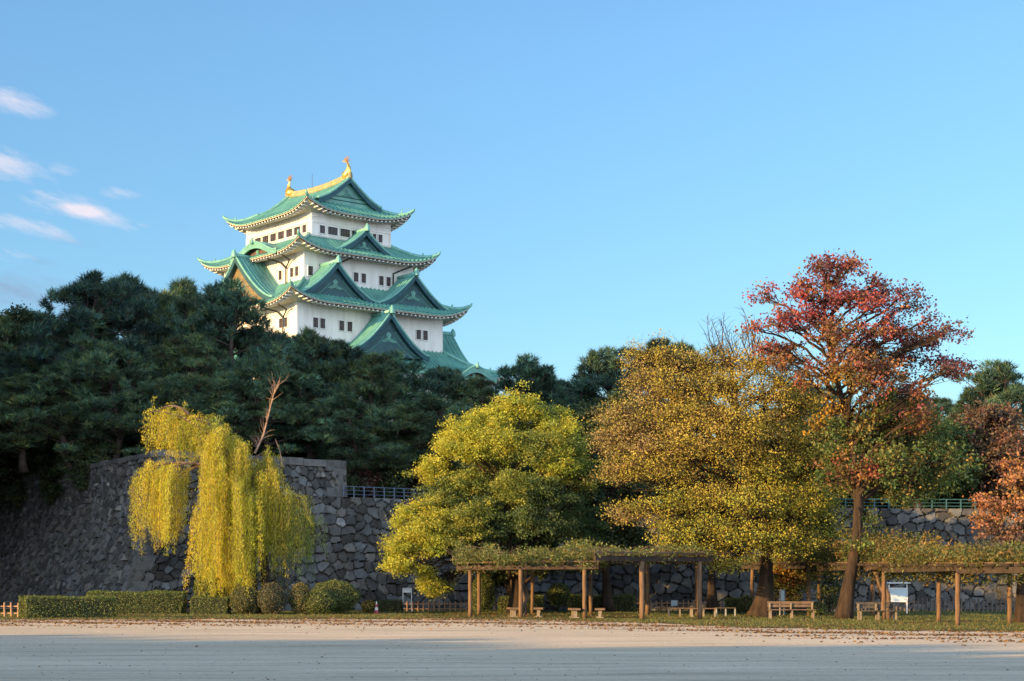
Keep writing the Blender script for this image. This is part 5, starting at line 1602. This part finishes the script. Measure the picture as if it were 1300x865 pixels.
# ------------------------------------------------------------------ picket fences
def fence(a, b, h, m, label, pw=.075, gap=.30, group='low picket fences along the foot of the wall', pm=None):
    a = np.array([*a, 0.0]); b = np.array([*b, 0.0])
    t = empty('picket_fence', a, label=label, cat='fence', group=group)
    L = np.linalg.norm(b - a); d = (b - a) / L
    rz = math.atan2(d[1], d[0])
    n = min(100, max(2, int(L / gap)))
    mb = MB(); mb.tube([(0, 0, 0), (0, 0, h - .05), (0, 0, h)], [pw * .62, pw * .62, pw * .3], 8)
    p0 = mb.build('picket', m, t)
    for k in range(n + 1):
        o = p0 if k == 0 else p0.copy()
        if k: COL.objects.link(o); o.parent = t
        o.location = Vector(d * L * k / n + np.array([0, 0, random.uniform(-.02, .02)]))
        o.rotation_euler = (0, random.uniform(-.03, .03), 0)
    for z in (h * .28, h * .74):
        mb = MB(); mb.box(d * L / 2 + [0, 0.05, z], (L, .035, .06), rz=rz); mb.build('rail', m, t)
fence(gp(-20, 84), gp(23, 84), .72, M['picket'], 'picket fence at the far left beside the square hedge')
fence(gp(227, 95), gp(246, 95), .85, M['picket'], 'short picket fence gap between two left hedges')
fence(gp(510, 101), gp(592, 101), .62, M['picket'], 'sunlit picket fence left of the low pergola end post')
fence(gp(622, 101), gp(642, 101), .62, M['picket'], 'short picket fence beside the egg shaped shrub')
fence(gp(806, 102), gp(922, 102), .66, M['picket'], 'picket fence with a small blue notice behind the tall pergola')
fence(gp(1040, 102), gp(1148, 102), .72, M['picket_grey'], 'dull picket fence behind the leaning trunk and white board', gap=.22)
fence(gp(1149, 102), gp(1310, 100), .78, M['picket_grey'], 'grey picket fence at the foot of the wall on the right', gap=.24)

# ------------------------------------------------------------------ pergolas
def log(mb, p, h, r0, r):
    k = 7
    z = np.linspace(0, h, k)
    mb.tube(np.stack([p[0] + r.normal(size=k) * .006, p[1] + r.normal(size=k) * .006, z], 1), r0 * (1 + r.normal(size=k) * .025), 10)
def pergola(label, rows, z_top, over, label_group=None, raf=.85, pr=.10, seed=0, post_w=None):
    """rows: two post rows, each [(x, y), ...]; beams on the rows, logs across them"""
    r = np.random.default_rng(seed + 40)
    A = [np.array([*p, 0.0]) for p in rows[0]]; B = [np.array([*p, 0.0]) for p in rows[1]]
    org = (A[0] + B[0]) / 2
    t = empty('pergola', org, label=label, cat='pergola', group='timber pergolas covered with wisteria')
    zt = z_top if callable(z_top) else (lambda f: z_top)
    def zat(p): return zt(p)
    for row in (A, B):
        for p in row:
            mb = MB(); log(mb, p - org, zat(p) - .42, pr, r); mb.build('post', M['wood'], t, smooth=True)
        e0 = row[0] + (row[0] - row[1]) / np.linalg.norm(row[0] - row[1]) * over[0]
        e1 = row[-1] + (row[-1] - row[-2]) / np.linalg.norm(row[-1] - row[-2]) * over[1]
        pts = [e0] + row + [e1]
        mb = MB()
        for p, q in zip(pts[:-1], pts[1:]):
            c = (p + q) / 2; d = q - p; L = np.linalg.norm(d)
            mb.box(c - org + [0, 0, zat(c) - .30], (L + .02, .16, .22), rz=math.atan2(d[1], d[0]))
        mb.build('beam', M['beam'], t)
    # cross logs from row to row
    def along(row, f):
        pts = [row[0] + (row[0] - row[1]) / np.linalg.norm(row[0] - row[1]) * over[0]] + row + [row[-1] + (row[-1] - row[-2]) / np.linalg.norm(row[-1] - row[-2]) * over[1]]
        P_ = np.array(pts); s_ = np.concatenate([[0], np.cumsum(np.linalg.norm(np.diff(P_, axis=0), axis=1))])
        return np.array([np.interp(f * s_[-1], s_, P_[:, k]) for k in range(3)]), s_[-1]
    _, LA = along(A, 0)
    n = max(3, int(LA / raf))
    for k in range(n + 1):
        p, _ = along(A, k / n); q, _ = along(B, k / n)
        d = (q - p) / np.linalg.norm(q - p)
        p, q = p - d * .55, q + d * .55
        mb = MB()
        mb.tube([p - org + [0, 0, zat(p) - .13], q - org + [0, 0, zat(q) - .13]], .06, 7)
        mb.build('cross_log', M['beam'], t, smooth=True)
    for f in (-.02, .25, .5, .75, 1.02):      # thin lattice poles carrying the climber
        a0 = []
        for k in range(n + 1):
            p, _ = along(A, k / n); q, _ = along(B, k / n)
            a0.append(p + (q - p) * f - org + [0, 0, zat(p) - .04])
        mb = MB(); mb.tube(a0, .035, 5); mb.build('lattice_pole', M['bench'], t)
    return along, A, B, zat, LA
def wisteria(label, P_, thick, n, pal, seed, name='wisteria_vine', droop=.25, trunk=None):
    """climber lying on a pergola roof; P_(u, v) gives roof points"""
    r = np.random.default_rng(seed + 60)
    o0 = P_(0.5, 0.5)
    base = o0 if trunk is None else np.array(trunk[0])
    t = empty(name, base, label=label, cat='wisteria')
    cb, sb = MB(), MB()
    for k in range(n):
        u, v = r.uniform(0, 1), r.uniform(-.12, 1.12)
        hump = .18 + .95 * max(0, math.sin(u * 8 + seed) * .35 + math.sin(u * 21 + v * 3 + seed) * .3 + math.sin(u * 47 + v * 7) * .2 + .42)
        p = P_(u, v) + [0, 0, r.uniform(0, 1) ** 1.2 * thick * hump]
        if r.uniform() < .16: p = P_(u, v) - [0, 0, r.uniform(.0, 1) ** 2 * droop * 2]
        m = 16
        lp = p + r.normal(size=(m, 3)) * [.2, .2, .11]
        pc = palette(1, *pal, var=.2, r=r)[0]
        leaves(cb, lp, .15, .07, pc * r.lognormal(0, .14, m)[:, None], up=.5, r=r)
    A_ = np.array([P_(r.uniform(0, 1), r.uniform(0, 1)) for _ in range(220)])
    twigs(sb, A_ + [0, 0, .03], A_ + np.stack([r.normal(size=220) * .7, r.normal(size=220) * .5, r.uniform(0, thick, 220)], 1), .02, .006, 0, r)
    if trunk is not None:
        for q in range(2):
            wt_ = MB(); pts = np.array(trunk, float); k = len(pts)
            ph = np.linspace(0, 7, 26) + q * 3.1
            s_ = np.linspace(0, k - 1, 26)
            c = np.stack([np.interp(s_, np.arange(k), pts[:, j]) for j in range(3)], 1)
            c += np.stack([np.cos(ph), np.sin(ph), 0 * ph], 1) * .10
            wt_.tube(c, np.linspace(.11, .06, 26), 7); wt_.build('twining_stem', M['bark_grey'], t, loc=base)
    sb.build('stems', M['bark_grey'], t, loc=base)['kind'] = 'stuff'; cb.build('foliage', M['leaf'], t, tint=True, loc=base)
    for o in t.children: o.location = (0, 0, 0)
def roof(fn, A, B, zat):
    def f(u, v):
        p, _ = fn(A, u); q, _ = fn(B, u)
        c = p + (q - p) * v
        return c + np.array([0, 0, zat(c)])
    return f
WG = ([(.10, .12, .03), (.14, .13, .03), (.07, .10, .03), (.24, .15, .035), (.17, .10, .035)], [4, 3, 3, 1.4, 1])
WO = ([(.13, .15, .04), (.10, .13, .035), (.22, .16, .05), (.08, .12, .03)], [3, 3, 1, 2])
g1 = [gp(597, 86), gp(661, 83), gp(742, 82)], [(gp(608, 92.5)), gp(676, 92.5), gp(750, 92.5)]
fn, A, B, za, _ = pergola('low pergola of round posts in front of the camphor tree', g1, 2.72, (1.0, .7), seed=1)
wisteria('brownish wisteria spread over the low pergola before the camphor tree', roof(fn, A, B, za), .85, 1250, WO, 1, trunk=[(*gp(663, 88), 0), (*gp(668, 88), .9), (*gp(664, 88), 1.7), (*gp(668, 88), 2.6)])
g2 = [gp(815, 78), gp(888, 80)], [gp(822, 90), gp(885, 90)]
fn, A, B, za, _ = pergola('taller pergola with thick posts between the low pergola and the yellow tree', g2, 3.06, (2.7, .75), seed=2, pr=.115)
wisteria('thin green wisteria on the taller pergola left of the yellow tree', roof(fn, A, B, za), .30, 230, WO, 2)
g3 = [gp(1340, 60), gp(1216, 66.4), gp(1122, 76.5), gp(1027, 88), gp(955, 96)], [gp(1390, 62), gp(1282, 69), gp(1192, 75), gp(1108, 88), gp(1040, 97)]
zf = lambda p: float(np.interp(p[1], [60, 66, 76, 88, 98], [2.38, 2.45, 2.58, 2.76, 2.90]))
fn, A, B, za, _ = pergola('long pergola at the right under thick green wisteria', g3, zf, (1.0, 1.6), seed=3, raf=1.0)
wisteria('thick green and gold wisteria on the long right hand pergola', roof(fn, A, B, za), 1.25, 3400, WG, 3, droop=.4, trunk=[(*gp(1131, 79), 0), (*gp(1126, 79), 1.1), (*gp(1112, 79), 2.1), (*gp(1108, 79), 2.6)])

# ------------------------------------------------------------------ benches
def slat_bench(c, rz, w, label, plank, leg, back=True, group='slatted park benches'):
    t = empty('park_bench', (c[0], c[1], 0), rz, label=label, cat='bench', group=group)
    for k in range(3):
        mb = MB(); mb.box((0, -.16 + .16 * k, .43), (w, .14, .045)); mb.build('seat_slat', plank, t)
    if back:
        for k in range(2):
            mb = MB(); mb.box((0, .27 + .03 * k, .60 + .15 * k), (w, .04, .12), rx=-.18); mb.build('back_slat', plank, t)
    for x in (-w * .46, 0, w * .46):
        mb = MB()
        mb.box((x, -.14, .2), (.07, .07, .4)); mb.build('leg', leg, t)
        mb = MB(); mb.box((x, .20, .37 if back else .2), (.07, .07, .74 if back else .4)); mb.build('leg', leg, t)
        mb = MB(); mb.box((x, .03, .385), (.06, .42, .05)); mb.build('bracket', leg, t)
def slab_bench(c, rz, L, label, group='end on slab benches under the low pergola', m='concrete', top='bench'):
    t = empty('slab_bench', (c[0], c[1], 0), rz, label=label, cat='bench', group=group)
    mb = MB(); mb.box((0, 0, .42), (.46, L, .09)); mb.build('seat', M[top], t)
    for y in (-L * .38, L * .38):
        mb = MB(); mb.box((0, y, .2), (.14, .16, .36)); mb.build('leg', M[m], t)
        mb = MB(); mb.box((0, y, .03), (.36, .22, .06)); mb.build('foot', M[m], t)
slab_bench(gp(651, 85), .1, 1.6, 'slab bench seen end on, left of the middle posts of the low pergola')
slab_bench(gp(684, 85), -.05, 1.6, 'slab bench seen end on, right of the middle posts of the low pergola')
slab_bench(gp(729, 82.5), .06, 1.6, 'slab bench seen end on, left of the right posts of the low pergola')
slab_bench(gp(762, 82.5), -.08, 1.6, 'slab bench seen end on, right of the right posts of the low pergola')
for i, (px, d, w_, lab) in enumerate([(863, 85, 1.15, 'low slab bench just left of the right post of the taller pergola'), (893, 84, 1.2, 'low slab bench behind the right post of the taller pergola'), (921, 86, 1.0, 'low dark bench between the taller pergola and the flared trunk')]):
    slat_bench(gp(px, d), random.uniform(-.1, .1), w_, lab, M['bench'] if i < 2 else M['bench_dark'], M['concrete'] if i < 2 else M['steel_grey'], back=False, group='low benches by the taller pergola')
slat_bench(gp(1005, 80), .02, 2.15, 'long pale bench with back rest between the two big trunks', M['bench'], M['concrete'])
slat_bench(gp(1114, 76.5), .12, 1.75, 'dark bench with pale legs under the long pergola', M['bench_dark'], M['concrete'])

# ------------------------------------------------------------------ boards, cone
def board(c, w, z0, z1, label, frame, panel, roofed=False, lines=0, leg_w=.07, name='notice_board', rz=0):
    t = empty(name, (c[0], c[1], 0), rz, label=label, cat='notice board')
    for sx in (-1, 1):
        mb = MB(); mb.box((sx * (w / 2 + leg_w / 2 - .01), 0, z1 / 2), (leg_w, leg_w, z1)); mb.build('leg', frame, t)
    mb = MB(); mb.box((0, -.01, (z0 + z1) / 2), (w, .05, z1 - z0)); p = mb.build('panel', panel, t)
    mb = MB()
    for z in (z0, z1):
        mb.box((0, -.02, z), (w + .02, .08, .05))
    mb.build('frame', frame, t)
    if roofed:
        mb = MB(); mb.box((0, 0, z1 + .30), (w + .34, .42, .06), rx=.06); mb.build('roof_board', frame, t)
        for sx in (-1, 1):
            mb = MB(); mb.box((sx * (w / 2 + leg_w / 2 - .01), 0, z1 + .14), (leg_w * .8, leg_w * .8, .28)); mb.build('bracket', frame, t)
d = 94
board(gp(1140, d), .92, hz(764, d), hz(747, d), 'white framed notice board with a small roof and pale blue sheet', M['paint_white'], M['panel_blue'], True)
d = 88
board(gp(993, d), .26, hz(763, d), hz(749, d), 'grey two legged notice board seen near the flared tree trunk', M['steel_grey'], M['panel_blue'], rz=.7)
d = 99
board(gp(517, d), .46, hz(752, d), hz(747, d), 'small white sign on two posts at the left end of the picket fence', M['paint_white'], M['paint_white'], leg_w=.05)
t = empty('notice_sheet', (*gp(856, 101.8), 0), label='small blue white notice fixed on the picket fence', cat='sign')
mb = MB(); mb.box((0, -.04, hz(766, 101.8)), (.33, .02, .30)); mb.build('sheet', M['panel_blue'], t)
mb = MB(); mb.box((0, -.02, hz(766, 101.8)), (.37, .018, .34)); mb.build('backing', M['paint_white'], t)
c = gp(478, 94)
t = empty('traffic_cone', (*c, 0), label='red and white striped cone beside the small yellow shrub', cat='traffic cone')
mb = MB(); mb.box((0, 0, .02), (.36, .36, .04)); mb.build('base', M['red_tape'], t)
zz_ = [.04, .20, .36, .52, .68]
for k in range(4):
    mb = MB(); r0, r1 = .13 - .11 * (zz_[k] / .72), .13 - .11 * (zz_[k + 1] / .72)
    mb.tube([(0, 0, zz_[k]), (0, 0, zz_[k + 1])], [r0, r1], 12); mb.build('stripe', M['red_tape' if k % 2 == 0 else 'paint_white'], t)

# wooden stake leaning against the wisteria
t = empty('leaning_stake', (*gp(1124, 86), 0), label='dark stake leaning under the long pergola beside the white board', cat='stake')
mb = MB(); mb.tube([(.1, 0, 0), (-.3, 0, 1.2), (-.62, 0, 2.55)], [.07, .065, .055], 7); mb.build('pole', M['bark_pine'], t)
mb = MB(); mb.box((-.36, 0, 1.45), (.26, .05, .05)); mb.build('tie', M['bench'], t)

# ------------------------------------------------------------------ grass, litter, pebbles: what nobody could count
r = np.random.default_rng(3)
n = 90000
gx = r.uniform(-34, 34, n); gy = 52 + 50 * r.uniform(0, 1, n) ** 1.2
okk = (gy > lawn_edge(gx) + .1 + .8 * r.uniform(0, 1, n) ** 3) & (np.abs(gx) < gy * .31 + 2)
# bare trodden ground under the pergolas
bare = (np.abs(gx - 1) < 5.5) & (gy > 79) & (gy < 95)
dn = np.sin(gx * .9) * np.sin(gy * .7) + np.sin(gx * .33 + 2) * np.sin(gy * .41) + r.normal(size=n) * .5
okk &= (dn > -.5) & ~(bare & (r.uniform(size=n) < .8))
gx, gy = gx[okk], gy[okk]; n = len(gx)
mb = MB()
k = 3
bx = np.repeat(gx, k) + r.normal(size=n * k) * .05; by = np.repeat(gy, k) + r.normal(size=n * k) * .05
m = n * k
h = r.uniform(.035, .10, m); a = r.uniform(0, 6.283, m); lean = r.normal(size=(m, 2)) * .03
b0 = np.stack([bx, by, np.full(m, .004)], 1); sv = np.stack([np.cos(a), np.sin(a), 0 * a], 1) * .014
v = np.stack([b0 - sv, b0 + sv, b0 + np.stack([lean[:, 0], lean[:, 1], h], 1)], 1)
col = palette(m, [(.10, .13, .03), (.075, .11, .03), (.16, .15, .05), (.20, .15, .07)], [4, 4, 2, 1.2], r=r)
mb.add(v.reshape(-1, 3), None, np.arange(m * 3).reshape(m, 3), col=np.repeat(col, 3, 0))
tag(mb.build('grass', M['leaf'], tint=True), 'thin short grass of the lawn strip', 'grass', kind='stuff')
mb = MB()
n = 46000
lx = r.uniform(-30, 30, n); e_ = lawn_edge(lx)
ly = e_ + np.where(r.uniform(size=n) < .75, r.normal(size=n) * 4.0 - 6.0, r.uniform(0, 18, n))
clump_ = np.sin(lx * .8 + ly * 1.1) + np.sin(lx * .23 - ly * 2.0) + r.normal(size=n) * .7
s_ = (ly > 40) & (ly < 99) & (clump_ > .55)
p = np.stack([lx, ly, np.full(n, .018)], 1)[s_]
leaves(mb, p, .12, .08, palette(len(p), [(.22, .12, .05), (.16, .09, .05), (.30, .19, .06), (.10, .06, .04)], r=r), up=1.5, r=r)
tag(mb.build('leaf_litter', M['leaf'], tint=True), 'fallen brown leaves along the lawn edge', 'leaf litter', kind='stuff')
mb = MB()
n = 2000
ly = 16 + 50 * r.uniform(0, 1, n) ** 1.3; lx = r.uniform(-1, 1, n) * (ly * .33 + 1)
sz = r.lognormal(-4.35, .4, n)
base_ = np.array([(1, 0, 0), (0, 1, 0), (-1, 0, 0), (0, -1, 0), (0, 0, .8)], float)
v = np.stack([lx, ly, np.full(n, .001)], 1)[:, None] + base_[None] * sz[:, None, None] * r.uniform(.6, 1.4, (n, 5, 1))
tri = np.array([(0, 1, 4), (1, 2, 4), (2, 3, 4), (3, 0, 4)])[None] + (np.arange(n) * 5)[:, None, None]
cc = palette(n, [(.22, .18, .15), (.34, .29, .24), (.14, .11, .09), (.2, .13, .08)], r=r)
mb.add(v.reshape(-1, 3), None, tri.reshape(-1, 3), col=np.repeat(cc, 5, 0))
tag(mb.build('pebbles', M['stone'], tint=True), 'small stones and crumbs scattered over the packed sand', 'pebbles', kind='stuff')
